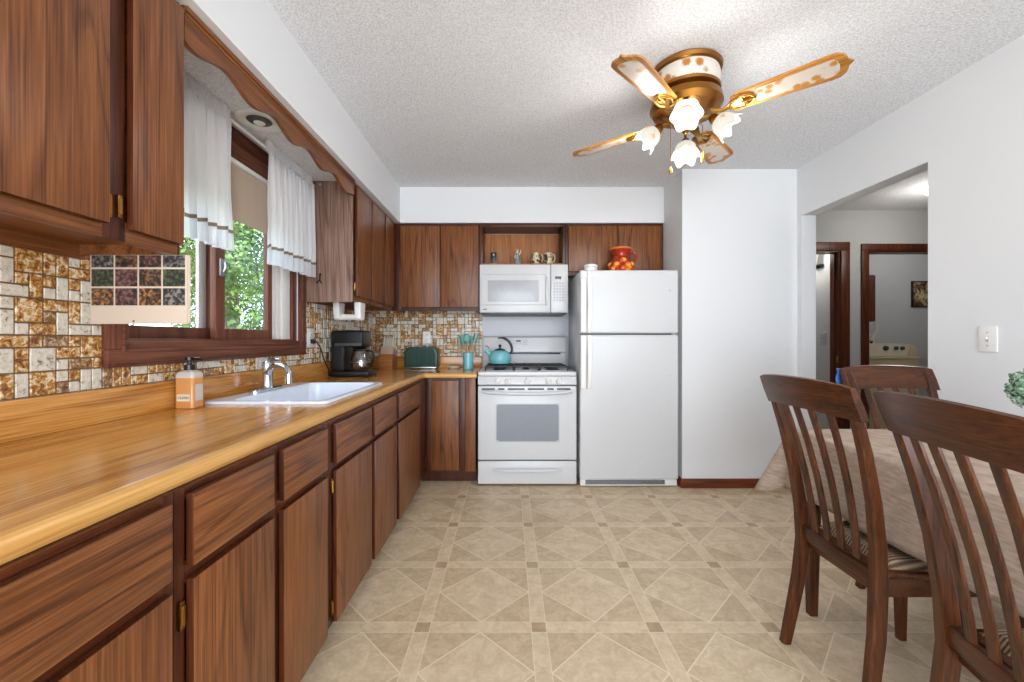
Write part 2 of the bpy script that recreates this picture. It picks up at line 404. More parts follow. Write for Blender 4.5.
added_door.box(-1.2, 2.15, -2.66, -2.6, 2.12, 2.2).box(-1.2, 2.15, -2.66, -2.6, 0, 0.08)
struct('door_3', added_door, WHITE_PL)  # unseen door frame, added to give the rear fill an opening
# soffit over the cabinets (left and back)
struct('wall_soffit', MB().box(XL, -0.932, -2.6, YB, SZ, CZ).box(-0.932, 1.326, 3.576, YB, SZ, CZ), WALL)
struct('ceiling_window_niche', MB().box(XL, -0.986, 1.248, 2.62, SZ-0.006, SZ+0.01), POP)
# hall beyond the opening
hf = MB()
D1a, D1b, D2a, D2b, DZ = 2.46, 3.34, 3.62, 4.43, 2.03
hf.box(XR, D1a, 4.22, 4.33, 0, CZ).box(D1b, D2a, 4.22, 4.33, 0, CZ).box(D2b, 6.1, 4.22, 4.33, 0, CZ)
hf.box(D1a, D1b, 4.22, 4.33, DZ, CZ).box(D2a, D2b, 4.22, 4.33, DZ, CZ)
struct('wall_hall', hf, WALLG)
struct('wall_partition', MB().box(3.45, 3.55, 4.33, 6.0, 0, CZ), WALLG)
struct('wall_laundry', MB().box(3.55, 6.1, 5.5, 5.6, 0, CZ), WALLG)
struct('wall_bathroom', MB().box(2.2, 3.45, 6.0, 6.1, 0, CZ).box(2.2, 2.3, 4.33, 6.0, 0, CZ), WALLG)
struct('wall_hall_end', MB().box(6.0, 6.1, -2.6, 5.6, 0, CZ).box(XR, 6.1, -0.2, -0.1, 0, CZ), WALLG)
for i, (a, b) in enumerate(((D1a, D1b), (D2a, D2b))):
    m = MB(); w = 0.087 if i == 0 else 0.07
    m.box(a-w, a, 4.198, 4.222, 0, DZ, 0.004).box(b, b+w, 4.198, 4.222, 0, DZ, 0.004)
    m.box(a-w, b+w, 4.198, 4.222, DZ, DZ+w, 0.004)
    m.box(a-0.001, a+0.012, 4.215, 4.335, 0, DZ).box(b-0.012, b+0.001, 4.215, 4.335, 0, DZ).box(a, b, 4.215, 4.335, DZ-0.012, DZ+0.001)
    m.box(b-0.026, b-0.012, 4.262, 4.30, 0, DZ-0.012).box(a+0.012, a+0.026, 4.262, 4.30, 0, DZ-0.012)
    d_ = struct('door_%d' % (i+1), m, DOORW)
    if i == 0: MB().box(3.326, 3.3285, 4.225, 4.25, 0.90, 0.97, 0.001).box(3.322, 3.327, 4.23, 4.245, 0.92, 0.95).build('strike_plate', BRASS, d_)
struct('baseboard_closet', MB().box(1.312, 2.2, 3.186, 3.2, 0, 0.072, 0.004).box(1.312, 1.326, 3.2, 3.5, 0, 0.072, 0.004), BASEW)

# ---- mosaic tile on the wall above the counter
def tiles(name, parent, regions, to3, seed, u=0.0332):
    rnd = random.Random(seed); mb = MB()
    us = [r[0] for r in regions]+[r[1] for r in regions]; vs2 = [r[2] for r in regions]+[r[3] for r in regions]
    u0, u1, v0, v1 = min(us), max(us), min(vs2), max(vs2)
    nu, nv = int((u1-u0)/u+0.5), int((v1-v0)/u+0.999)
    inside = lambda a, b: any(r[0]-1e-6 <= a <= r[1]+1e-6 and r[2]-1e-6 <= b <= r[3]+1e-6 for r in regions)
    occ = {}
    t = bmesh.new(); g = 0.0016; h = 0.004
    for j in range(nv):
        for i in range(nu):
            if (i, j) in occ: continue
            if not inside(u0+(i+.5)*u, v0+(j+.5)*u): continue
            sz = rnd.choice([(1,1),(1,1),(2,1),(1,2),(2,1),(1,2),(2,2)])
            ok = all((i+a, j+b) not in occ and i+a < nu and inside(u0+(i+a+.5)*u, v0+(j+b+.5)*u) for a in range(sz[0]) for b in range(sz[1]))
            if not ok: sz = (1, 1)
            for a in range(sz[0]):
                for b in range(sz[1]): occ[(i+a, j+b)] = 1
            a0, a1, b0, b1 = u0+i*u+g, u0+(i+sz[0])*u-g, v0+j*u+g, v0+(j+sz[1])*u-g
            b1 = min(b1, v1-0.001)
            if b1-b0 < 0.004: continue
            mi = rnd.choices([1, 2, 3], [0.50, 0.34, 0.16])[0]; c = 0.0018
            o = [t.verts.new(to3(p, q, 0.0005)) for p, q in ((a0,b0),(a1,b0),(a1,b1),(a0,b1))]
            n_ = [t.verts.new(to3(p, q, h)) for p, q in ((a0+c,b0+c),(a1-c,b0+c),(a1-c,b1-c),(a0+c,b1-c))]
            fs = [t.faces.new(n_)]+[t.faces.new((o[k], o[(k+1)%4], n_[(k+1)%4], n_[k])) for k in range(4)]
            for f in fs: f.material_index = mi
    for r in regions:
        f = t.faces.new([t.verts.new(to3(p, q, 0.001)) for p, q in ((r[0],r[2]),(r[1],r[2]),(r[1],r[3]),(r[0],r[3]))]); f.material_index = 0
    me = bpy.data.meshes.new('t'); t.to_mesh(me); t.free(); mb.bm.from_mesh(me)
    return mb.build(name, [GROUT, T_CREAM, T_AMBER, T_BROWN], parent, smooth=False)
CY0, CY1, CZ0 = 1.313, 2.595, 1.042                    # casing outline
tiles('mosaic_tile', wall_left, [(0.15, CY0, 0.978, 1.385), (CY0, CY1, 0.978, CZ0), (CY1, YB-0.004, 0.978, 1.385), (1.236, CY0, 1.385, 2.12)],
      lambda a, b, h: (XL+h, a, b), 3)
tiles('mosaic_tile', wall_back, [(XL+0.005, -0.25, 0.978, 1.405)], lambda a, b, h: (a, YB-h, b), 5)

# ---- window_1: casing, frame, sashes
win = thing('window_1', 'wide wooden sliding window above the sink', 'window', (XL, 1.954, 1.042)); win['kind'] = 'structure'
for k in ('label', 'category'): del win[k]
m = MB(); x0, x1 = XL-0.002, XL+0.022
m.box(x0, x1, CY0, CY0+0.058, CZ0+0.058, 2.12, 0.004).box(x0, x1, CY1-0.058, CY1, CZ0+0.058, 2.12, 0.004)
m.bm.free(); boxes('casing_side', [(x0, x1, CY0, CY0+0.058, CZ0+0.058, 2.12), (x0, x1, CY1-0.058, CY1, CZ0+0.058, 2.12)], TRIMV, win, 0.004)
m = MB(); m.box(x0, x1, CY0, CY1, CZ0, CZ0+0.058, 0.004).box(XL-0.02, XL+0.006, CY0+0.05, CY1-0.05, CZ0+0.056, CZ0+0.085, 0.003)
m.box(XL-0.14, XL-0.01, WY0, WY1, WZ0, WZ0+0.035, 0.003)
m.build('window_sill', TRIMW, win)
boxes('casing_bead', [(XL+0.018, XL+0.028, CY0+0.010, CY1-0.010, CZ0+0.008, CZ0+0.016), (XL+0.018, XL+0.028, CY0+0.046, CY1-0.046, CZ0+0.046, CZ0+0.054), (XL+0.018, XL+0.028, CY0+0.046, CY0+0.054, CZ0+0.054, 2.1), (XL+0.018, XL+0.028, CY1-0.054, CY1-0.046, CZ0+0.054, 2.1)], TRIMW, win, 0.002)
m = MB(); X0, X1 = XL-0.11, XL-0.01
m.box(X0, X1, WY0-0.003, WY0+0.05, WZ0+0.03, 2.13, 0.003).box(X0, X1, WY1-0.05, WY1+0.003, WZ0+0.03, 2.13, 0.003)
m.build('window_frame', TRIMV, win)
m = MB(); m.box(X0, X1, WY0, WY1, 2.07, 2.13, 0.003)
for i in range(3): m.box(X0+0.02, X1+0.012, WY0, WY1, 2.075+i*0.018, 2.083+i*0.018, 0.002)
m.build('window_head', TRIMW, win)
def sash(xc, y0, y1, name, side_w, gmat, white_edge=None):
    z0, z1 = WZ0+0.032, 2.075
    s = MB(); t = 0.014
    s.box(xc-t, xc+t, y0, y0+side_w[0], z0, z1, 0.003).box(xc-t, xc+t, y1-side_w[1], y1, z0, z1, 0.003)
    s.box(xc-t, xc+t, y0+side_w[0], y1-side_w[1], z0, z0+0.052, 0.003).box(xc-t, xc+t, y0+side_w[0], y1-side_w[1], z1-0.04, z1, 0.003)
    o = s.build(name, TRIMV, win)
    MB().box(xc-0.002, xc+0.002, y0+side_w[0], y1-side_w[1], z0+0.052, z1-0.04).build('pane', gmat, o)
    if white_edge:
        a, b = white_edge
        MB().box(xc-t-0.012, xc-t+0.002, a, b, z0+0.04, z1, 0.002).box(xc-t-0.014, xc-t+0.001, a+0.018, a+0.022, z0+0.04, z1).build('white_track', WHITE_PL, o)
    return o
sl = sash(XL-0.085, WY0+0.045, 1.955, 'sash', (0.05, 0.055), GLASS, (1.855, 1.90))
sr = sash(XL-0.045, 1.87, 2.315, 'sash', (0.06, 0.04), GLASS_T)
for a, b in ((2.316, 2.356), (2.362, 2.402), (2.408, 2.492)): MB().box(XL-0.075, XL-0.035+0.01*(a > 2.4), a, b, WZ0+0.034, 2.072, 0.004).build('white_track', WHITE_PL, win)
m = MB(); m.box(XL-0.031, XL-0.020, 1.885, 1.915, 1.42, 1.50, 0.003).tube([(XL-0.018, 1.90, 1.44), (XL-0.008, 1.90, 1.46), (XL-0.01, 1.90, 1.485)], 0.006)
m.build('latch', STEEL, sr)
# shade and its white rail in the upper part of the window
sh = thing('window_shade', 'brown pull-down shade covering the upper half of the window between the curtains', 'shade', (XL-0.02, 1.954, 1.70))
m = MB()
def shp(i, j):
    z = 1.70+(1.965-1.70)*j/6; return (XL-0.024+0.003*math.sin(i*1.9), WY0+0.055+(WY1-WY0-0.11)*i/40, z)
m.grid(shp, 40, 6); m.build('shade_cloth', SHADE, sh)
m = MB()
for i in range(5): m.box(XL-0.024, XL-0.006, WY0+0.055, WY1-0.055, 1.985+i*0.025, 2.006+i*0.025, 0.003)
m.build('folded_slats', TRIMW, sh)
MB().box(XL-0.026, XL-0.006, WY0+0.055, WY1-0.055, 1.962, 1.982, 0.003).build('shade_rail', WHITE_PL, sh)

# ---- outlets and switches
def plate(name, label, cat, c, n, w, h, kind, plug=False, mat=WHITE_PL):
    """c centre on the wall; n outward axis ('x+','y-','x-')"""
    t = thing(name, label, cat, c)
    def bx(m, a0, a1, b0, b1, d0, d1, bv=0.001):
        if n == 'x+': return m.box(c[0]+d0, c[0]+d1, c[1]+a0, c[1]+a1, c[2]+b0, c[2]+b1, bv)
        if n == 'x-': return m.box(c[0]-d1, c[0]-d0, c[1]+a0, c[1]+a1, c[2]+b0, c[2]+b1, bv)
        return m.box(c[0]+a0, c[0]+a1, c[1]-d1, c[1]-d0, c[2]+b0, c[2]+b1, bv)
    bx(MB(), -w/2, w/2, -h/2, h/2, 0, 0.007, 0.003).build('cover_plate', mat, t)
    if kind == 'outlet':
        for s in (-1, 1):
            o = bx(MB(), -0.016, 0.016, s*0.024-0.014, s*0.024+0.014, 0.006, 0.010, 0.002).build('socket', mat, t)
            m = MB(); bx(m, -0.008, -0.005, s*0.024-0.006, s*0.024+0.006, 0.0095, 0.0106, 0); bx(m, 0.005, 0.008, s*0.024-0.006, s*0.024+0.006, 0.0095, 0.0106, 0); m.build('slots', BLACK, o)
    else:
        bx(MB(), -0.005, 0.005, -0.012, 0.012, 0.006, 0.009, 0.001).build('switch_slot', GREY_AP, t)
        bx(MB(), -0.004, 0.004, -0.001, 0.010, 0.008, 0.018, 0.001).build('toggle', mat, t)
        bx(MB(), -0.003, 0.003, 0.028, 0.033, 0.0065, 0.0082, 0.0005).build('screw', STEEL, t); bx(MB(), -0.003, 0.003, -0.033, -0.028, 0.0065, 0.0082, 0.0005).build('screw', STEEL, t)
    return t
plate('power_outlet', 'white double outlet in the mosaic tile between window and coffee maker', 'outlet', (XL+0.005, 2.675, 1.143), 'x+', 0.075, 0.118, 'outlet')
plate('power_outlet', 'white outlet in the mosaic tile above the green toaster', 'outlet', (-0.765, YB-0.005, 1.155), 'y-', 0.07, 0.112, 'outlet')
plate('light_switch', 'white toggle switch plate on the right wall near the opening', 'switch', (XR, 1.921, 1.135), 'x-', 0.075, 0.118, 'switch')
plate('light_switch', 'grey switch plate beyond the left doorway in the hall', 'switch', (3.45, 4.59, 1.15), 'x-', 0.08, 0.125, 'switch', mat=GREY_AP)

# ------------------------------------------------------------------ base cabinets, left run
FX, BX = -0.648, XL          # face frame plane (doors stand proud of it)
DX = -0.630
CT0, CT1 = 0.838, 0.874
def hinge(parent, x, y, z, ax='x'):
    m = MB()
    m.box(x-0.002, x+0.004, y-0.006, y+0.006, z-0.028, z+0.028, 0.001) if ax == 'x' else m.box(x-0.006, x+0.006, y-0.004, y+0.002, z-0.028, z+0.028, 0.001)
    m.tube([(x+0.004, y, z-0.02), (x+0.004, y, z+0.02)] if ax == 'x' else [(x, y-0.004, z-0.02), (x, y-0.004, z+0.02)], 0.0045, 8)
    m.build('hinge', OLDBRASS, parent)
def base_unit(y0, y1, cols, label, hinges=()):
    t = thing('base_cabinet', label, 'cabinet', (BX, (y0+y1)/2, 0), 0, 'base cabinets along the left wall')
    m = MB(); m.box(BX+0.002, FX-0.02, y0+0.001, y1-0.001, 0.10, 0.69).box(BX+0.05, FX-0.06, y0+0.001, y1-0.001, 0.0, 0.10)
    m.build('carcass', DARKGAP, t)
    # face frame
    edges = [y0]+[v for c in cols for v in c]+[y1]
    for i in range(0, len(edges), 2):
        if edges[i+1]-edges[i] > 0.002: MB().box(FX-0.02, FX, edges[i]+0.0008, edges[i+1]-0.0008, 0.10, CT0-0.001, 0.001).build('stile', FRAME, t)
    m = MB()
    for a, b in cols:
        boxes('rail', [(FX-0.02, FX-0.0006, a, b, 0.812, CT0-0.001), (FX-0.02, FX-0.0006, a, b, 0.645, 0.69), (FX-0.02, FX-0.0006, a, b, 0.10, 0.13)], FRAME_H, t)
    for a, b in cols:
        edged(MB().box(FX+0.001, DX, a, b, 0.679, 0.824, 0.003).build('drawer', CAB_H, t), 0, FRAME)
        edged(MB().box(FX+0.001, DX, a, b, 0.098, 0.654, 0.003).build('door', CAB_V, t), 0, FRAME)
    for y, z in hinges: hinge(t, FX+0.004, y, z)
    return t
base_unit(-0.15, 0.808, [(0.12, 0.784)], 'walnut base cabinet with a wide drawer, nearest in the bottom left corner')
base_unit(0.808, 1.492, [(0.836, 1.125), (1.172, 1.455)], 'walnut base cabinet with two narrow drawers, left of the sink cabinet', [(0.815+0.005, 0.59), (0.82, 0.16)])
base_unit(1.492, 2.378, [(1.531, 1.925), (1.967, 2.351)], 'walnut base cabinet with two doors directly below the sink', [(1.518, 0.60), (1.518, 0.16)])
base_unit(2.378, 3.25, [(2.405, 2.965)], 'walnut base cabinet beside the inner corner, beyond the sink cabinet')
# back run: corner to stove
t = thing('base_cabinet', 'walnut corner base cabinet with one tall door beside the stove', 'cabinet', (-0.45, YB, 0))
BY = 3.272
m = MB(); m.box(-0.64, -0.262, BY+0.02, YB, 0.1, 0.80).box(-0.64, -0.262, BY+0.11, YB-0.05, 0.0, 0.1); m.build('carcass', DARKGAP, t)
boxes('stile', [(-0.647, -0.604, BY, BY+0.02, 0.10, CT0-0.001), (-0.394, -0.345, BY, BY+0.02, 0.10, CT0-0.001)], FRAME, t, 0.001)
MB().box(-0.343, -0.262, BY+0.004, BY+0.02, 0.10, CT0-0.001, 0.001).build('filler_panel', CAB_V, t)
boxes('rail', [(-0.604, -0.394, BY+0.001, BY+0.02, 0.80, CT0-0.001), (-0.604, -0.394, BY+0.001, BY+0.02, 0.10, 0.13)], FRAME, t)
MB().box(-0.608, -0.392, BY-0.018, BY-0.001, 0.115, 0.815, 0.003).build('door', CAB_V, t)
MB().box(-0.69, -0.262, BY+0.085, BY+0.10, 0, 0.099).build('toe_kick', FRAME, t)

# ------------------------------------------------------------------ countertop (one continuous worktop) with sink cut-out
SKX0, SKX1, SKY0, SKY1 = -1.232, -0.732, 1.666, 2.442
ct = thing('countertop', 'L-shaped honey-coloured butcher block worktop with a low backsplash', 'countertop', (XL, 1.9, CT0))
EX = -0.659; EY = 3.24; e = 0.014
m = MB()
cx0, cx1, cy0, cy1 = SKX0+0.03, SKX1-0.03, SKY0+0.03, SKY1-0.03
def slab(a, b, c, d): m.box(a, b, c, d, CT0, CT1)
slab(XL+0.002, EX-0.02, -0.15, cy0); slab(XL+0.002, cx0, cy0, cy1); slab(cx1, EX-0.02, cy0, cy1); slab(XL+0.002, EX-0.02, cy1, YB-0.002)
m.build('work_surface', COUNT, ct)
m = MB(); m.box(EX-0.0199, -0.251, EY+0.02, YB-0.002, CT0, CT1); m.build('work_surface', COUNTX, ct)
prof = [(-0.02, CT0), (-0.002, CT0), (0, CT0+0.004), (0, CT1-0.014), (-0.002, CT1-0.008), (-0.006, CT1-0.003), (-0.012, CT1-0.0005), (-0.02, CT1)]
EDGE = wood('counter_edge', S(178, 122, 58), S(204, 152, 84), S(218, 170, 104), 'y', rough=0.25, bands=2, coat=0.2)
EDGEX = wood('counter_edge_crosswise', S(178, 122, 58), S(204, 152, 84), S(218, 170, 104), 'x', rough=0.25, bands=2, coat=0.2)
m = MB(); m.poly([(EX+a, z) for a, z in prof], 'y', -0.15, EY+0.02); m.build('front_edge', EDGE, ct)
m = MB(); m.poly([(EY-a, z) for a, z in prof], 'x', EX-0.02, -0.251); m.build('front_edge', EDGEX, ct)
m = MB(); m.box(XL+0.002, XL+0.022, -0.15, YB-0.002, CT1, 0.978, 0.004); m.build('backsplash_board', COUNT, ct)
m = MB(); m.box(XL+0.022, -0.251, YB-0.022, YB-0.002, CT1, 0.978, 0.004); m.build('backsplash_board', COUNTX, ct)

# sink
sk = thing('kitchen_sink', 'white enamel drop-in sink set in the wooden worktop', 'sink', ((SKX0+SKX1)/2, (SKY0+SKY1)/2, CT1))
def rrect(x0, x1, y0, y1, r, z, n=6):
    pts = []
    for cx, cy, a0 in ((x1-r, y1-r, 0), (x0+r, y1-r, PI/2), (x0+r, y0+r, PI), (x1-r, y0+r, 1.5*PI)):
        for k in range(n+1):
            a = a0+PI/2*k/n; pts.append((cx+r*math.cos(a), cy+r*math.sin(a), z))
    return pts
def loops(mb, rings, close=True, mi=0):
    t = bmesh.new(); R = [[t.verts.new(p) for p in r] for r in rings]; n = len(R[0])
    for i in range(len(R)-1):
        for k in range(n): t.faces.new((R[i][k], R[i][(k+1)%n], R[i+1][(k+1)%n], R[i+1][k]))
    if close: t.faces.new(R[-1])
    bmesh.ops.recalc_face_normals(t, faces=t.faces); mb._add(t, mi); return mb
m = MB(); z = CT1
t = bmesh.new()
outer = rrect(SKX0, SKX1, SKY0, SKY1, 0.03, z+0.0005); rim = rrect(SKX0+0.004, SKX1-0.004, SKY0+0.004, SKY1-0.004, 0.028, z+0.011)
bas = [(-1.135, -0.765, SKY0+0.035, SKY1-0.035)]
x0, x1, y0, y1 = bas[0]
loops(m, [outer, rim, rrect(x0-0.006, x1+0.006, y0-0.006, y1+0.006, 0.06, z+0.011), rrect(x0, x1, y0, y1, 0.055, z+0.004), rrect(x0+0.012, x1-0.012, y0+0.012, y1-0.012, 0.05, z-0.15), rrect(x0+0.05, x1-0.05, y0+0.05, y1-0.05, 0.03, z-0.17)])
m.build('basin', SINKW, sk)
m = MB(); m.lathe([(0.0, -0.168), (0.03, -0.168), (0.032, -0.166), (0.035, -0.167)], ((x0+x1)/2, (y0+y1)/2, z), 20); m.build('drain', CHROME, sk)
# faucet
fx, fy = -1.19, 2.06; fz = z+0.011
fc = thing('faucet', 'chrome faucet with arched spout behind the sink', 'faucet', (fx, fy, fz))
m = MB(); loops(m, [rrect(fx-0.026, fx+0.026, fy-0.125, fy+0.115, 0.025, fz), rrect(fx-0.026, fx+0.026, fy-0.125, fy+0.115, 0.025, fz+0.008), rrect(fx-0.018, fx+0.018, fy-0.115, fy+0.105, 0.017, fz+0.014)]); m.build('deck_plate', CHROME, fc)
m = MB(); m.lathe([(0.028, 0.012), (0.026, 0.02), (0.022, 0.05), (0.023, 0.095), (0.026, 0.11), (0.024, 0.125), (0.014, 0.135), (0, 0.137)], (fx, fy, fz), 24); m.build('faucet_body', CHROME, fc)
pts = [(fx+0.0, fy, fz+0.06)]
for k in range(13):
    a = PI*0.95-PI*1.0*k/12; pts.append((fx+0.066+0.056*math.cos(a), fy-0.01-0.002*k, fz+0.082+0.040*math.sin(a)))
pts.append((pts[-1][0]+0.001, pts[-1][1], fz+0.035))
m = MB(); m.tube(pts, [0.015]*3+[0.0135]*(len(pts)-6)+[0.015, 0.0155, 0.0155], 14); m.build('spout', CHROME, fc)
m = MB(); m.tube([(fx, fy, fz+0.13), (fx+0.02, fy-0.004, fz+0.147), (fx+0.07, fy-0.015, fz+0.152)], [0.012, 0.010, 0.007], 10); m.ball((fx, fy, fz+0.128), 0.024, 1, 1, 0.7); m.build('lever_handle', CHROME, fc)

# ------------------------------------------------------------------ upper cabinets
UX, UDX = -0.98, -0.960       # frame plane, door face
UZ0, UZ1 = 1.381, 2.132
def upper_left(y0, y1, cols, label, side_end=None, back_rail=True):
    t = thing('wall_cabinet', label, 'cabinet', (XL, (y0+y1)/2, UZ0), 0)
    m = MB(); m.box(XL+0.006, UX-0.02, y0+0.001, y1-0.001, UZ0+0.03, UZ1).box(XL+0.006, XL+0.02, y0+0.001, y1-0.001, UZ0-0.012, UZ0+0.03).box(XL+0.02, UX-0.02, y1-0.017, y1-0.001, UZ0, UZ0+0.03)
    m.build('carcass', CAB_H if side_end is None else side_end, t)
    edges = [y0]+[v for c in cols for v in c]+[y1]
    for i in range(0, len(edges), 2):
        if edges[i+1]-edges[i] > 0.001: MB().box(UX-0.02, UX, edges[i]+0.0005, edges[i+1]-0.0005, UZ0, UZ1, 0.001).build('stile', FRAME, t)
    m = MB()
    for a, b in cols: boxes('rail', [(UX-0.02, UX-0.0006, a, b, UZ0, UZ0+0.05), (UX-0.02, UX-0.0006, a, b, UZ1-0.04, UZ1)], CAB_H, t, 0.001)
    for a, b in cols:
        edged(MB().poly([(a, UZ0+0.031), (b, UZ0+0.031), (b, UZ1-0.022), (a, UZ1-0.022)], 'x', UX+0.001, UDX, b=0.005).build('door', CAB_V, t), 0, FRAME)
    return t
u = upper_left(0.15, 1.244, [(0.42, 1.008), (1.068, 1.237)], 'large walnut wall cabinet at the top left, nearest to the viewer')
hinge(u, UX+0.004, 1.018, 1.46); hinge(u, UX+0.004, 1.046, 1.465)
u2 = upper_left(2.625, 3.588, [(2.648, 2.925), (2.945, 3.24), (3.262, 3.50)], 'walnut wall cabinet right of the window with three narrow doors')
MB().box(XL+0.006, UX, 2.6215, 2.6275, UZ0-0.012, UZ1-0.0, 0.001).build('end_panel', SIDE, u2)
hinge(u2, UX+0.004, 2.637, 1.47)
# valance between them
vl = thing('valance', 'scalloped wooden valance board above the window', 'valance', (-0.96, 1.93, 2.0))
bot = []
n = 80
for i in range(n+1):
    Y = 1.247+(2.612-1.247)*i/n; bot.append((Y, 2.037+0.017*math.cos(2*PI*(Y-1.44)/0.295)-0.020*max(0, (Y-2.45)/0.16)))
MB().poly(bot+[(2.612, 2.131), (1.247, 2.131)], 'x', -0.985, -0.968).build('valance_board', VAL, vl)
m = MB(); m.box(-0.968, -0.960, 1.247, 2.612, 2.114, 2.131, 0.003).box(-0.968, -0.964, 1.247, 2.612, 2.102, 2.112, 0.002); m.build('cornice_strip', VAL, vl)
# recessed light in the niche
rl = thing('recessed_light', 'round white recessed eyeball light in the niche above the window', 'light', (-1.135, 1.90, SZ-0.006))
def ring(mb, prof, c, mi=0): return mb.lathe(prof, c, 40, mi)
m = MB(); t = bmesh.new(); rings = []
for r, dz in ((0.102, 0), (0.100, -0.005), (0.092, -0.007), (0.06, -0.004), (0.052, 0.001), (0.05, -0.0005)):
    rings.append([t.verts.new((-1.135+r*math.cos(2*PI*k/40), 1.90+r*math.sin(2*PI*k/40), SZ-0.006+dz)) for k in range(40)])
for i in range(len(rings)-1):
    for k in range(40): t.faces.new((rings[i][k], rings[i][(k+1)%40], rings[i+1][(k+1)%40], rings[i+1][k]))
m._add(t); m.build('trim_ring', WHITE_PL, rl)
m = MB(); m.lathe([(0.0, -0.012), (0.028, -0.011), (0.045, -0.006), (0.052, -0.0015), (0.0, -0.0015)], (-1.135, 1.90, SZ-0.006), 32, M=Matrix.Rotation(math.radians(0), 4, 'X')); m.build('lamp_eye', DGREY, rl)
m = MB(); m.lathe([(0.0, -0.0165), (0.02, -0.0155), (0.026, -0.010), (0, -0.010)], (-1.135, 1.90, SZ-0.006), 32); m.build('reflector_bulb', WHITE_PL, rl)

# back uppers
BYF, BYD = 3.590, 3.570
def upper_back(x0, x1, z0, doors, label, stiles, rz=0.045):
    t = thing('wall_cabinet', label, 'cabinet', ((x0+x1)/2, YB, z0))
    m = MB(); m.box(x0+0.001, x1-0.001, BYF+0.02, YB-0.006, z0+0.02, UZ1).box(x0+0.001, x0+0.017, BYF+0.02, YB-0.006, z0, z0+0.02).box(x1-0.017, x1-0.001, BYF+0.02, YB-0.006, z0, z0+0.02); m.build('carcass', CAB_V, t)
    m = MB()
    boxes('stile', [(a, b, BYF, BYF+0.02, z0, UZ1) for a, b in stiles], FRAME, t, 0.001)
    boxes('rail', [(x0+0.001, x1-0.001, BYF+0.001, BYF+0.0199, z0, z0+rz), (x0+0.001, x1-0.001, BYF+0.001, BYF+0.0199, UZ1-0.03, UZ1)], FRAME, t)
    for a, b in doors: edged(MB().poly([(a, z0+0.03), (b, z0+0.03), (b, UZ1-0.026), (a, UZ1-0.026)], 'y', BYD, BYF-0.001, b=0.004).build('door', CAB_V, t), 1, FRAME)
    return t
upper_back(-0.982, -0.252, UZ0, [(-0.928, -0.592), (-0.583, -0.262)], 'walnut wall cabinet with two doors left of the microwave', [(-0.981, -0.925), (-0.60, -0.575), (-0.27, -0.253)])
uf = upper_back(0.486, 1.322, 1.686, [(0.508, 0.928), (0.934, 1.306)], 'walnut wall cabinet with two short doors above the refrigerator', [(0.487, 0.51), (0.92, 0.94), (1.30, 1.321)], 0.03)
# open niche above the microwave
t = thing('open_shelf_cabinet', 'open oak-backed cabinet niche above the microwave', 'cabinet', (0.117, YB, 1.77))
boxes('side_panel', [(-0.25, -0.226, BYF-0.004, YB-0.006, 1.772, UZ1), (0.46, 0.484, BYF-0.004, YB-0.006, 1.772, UZ1)], FRAME, t, 0.001)
m = MB(); m.box(-0.226, 0.46, BYF-0.004, BYF+0.014, UZ1-0.028, UZ1, 0.001); m.build('top_rail', FRAME, t)
m = MB(); m.box(-0.226, 0.46, YB-0.02, YB-0.006, 1.79, UZ1-0.02); m.build('back_panel', OAK, t)
m = MB(); m.box(-0.226, 0.46, BYF+0.0145, YB-0.02, UZ1-0.015, UZ1); m.build('top_panel', FRAME, t)
m = MB(); m.box(-0.226, 0.46, BYF+0.0, YB-0.006, 1.772, 1.789); m.build('shelf', OAK, t)
# ------------------------------------------------------------------ microwave
mw = thing('microwave', 'white over-the-range microwave above the stove', 'microwave', (0.118, YB, 1.35))
x0, x1, z0, z1, yf = -0.260, 0.497, 1.350, 1.767, 3.52
x0, x1 = -0.2475, 0.4975
MB().box(x0+0.002, x1-0.002, yf+0.035, YB-0.006, z0+0.012, z1, 0.004).build('housing', WHITE_AP, mw)
dr = MB().box(x0, 0.350, yf, yf+0.034, z0+0.012, z1, 0.008).build('door', WHITE_AP, mw)
m = MB(); m.box(x0+0.012, 0.31, yf-0.004, yf+0.002, z0+0.075, z1-0.082, 0.004); m.build('door_bezel', GREY_AP, dr)
MB().box(x0+0.014, 0.308, yf-0.0065, yf-0.003, z0+0.077, z1-0.085, 0.003).build('door_inner_face', WHITE_AP, dr)
MWIN = plain('microwave_window', S(176, 178, 184), 0.25)
MB().box(x0+0.070, 0.250, yf-0.0085, yf-0.006, z0+0.104, z1-0.135, 0.002).build('door_window', MWIN, dr)
MB().bar([(0.318, yf-0.004, z0+0.07), (0.318, yf-0.018, z0+0.10), (0.318, yf-0.018, z1-0.13), (0.318, yf-0.004, z1-0.10)], (1,0,0), 0.02, 0.010).build('door_handle', WHITE_AP, dr)
cp = MB().box(0.353, x1, yf, yf+0.034, z0+0.012, z1, 0.006).build('control_panel', WHITE_AP, mw)
MB().box(0.388, 0.440, yf-0.0015, yf+0.003, z1-0.125, z1-0.100, 0.001).build('display', SILVER_D, cp)
m = MB()
for r in range(7):
    for c in range(4): m.box(0.375+c*0.024, 0.391+c*0.024, yf-0.0012, yf+0.002, z1-0.165-r*0.024, z1-0.152-r*0.024, 0.0005)
m.build('keypad', GREY_AP, cp)
MB().box(x0+0.03, x0+0.062, yf-0.001, yf+0.002, z0+0.036, z0+0.044, 0.0005).build('maker_badge', DGREY, dr)
m = MB(); m.box(x0+0.01, x1-0.01, yf+0.012, YB-0.01, z0-0.002, z0+0.013, 0.003)
for i in range(2): m.box(x0+0.12+i*0.32, x0+0.34+i*0.32, yf+0.05, yf+0.2, z0-0.006, z0-0.001, 0.001)
m.build('underside_vents', DGREY, mw)

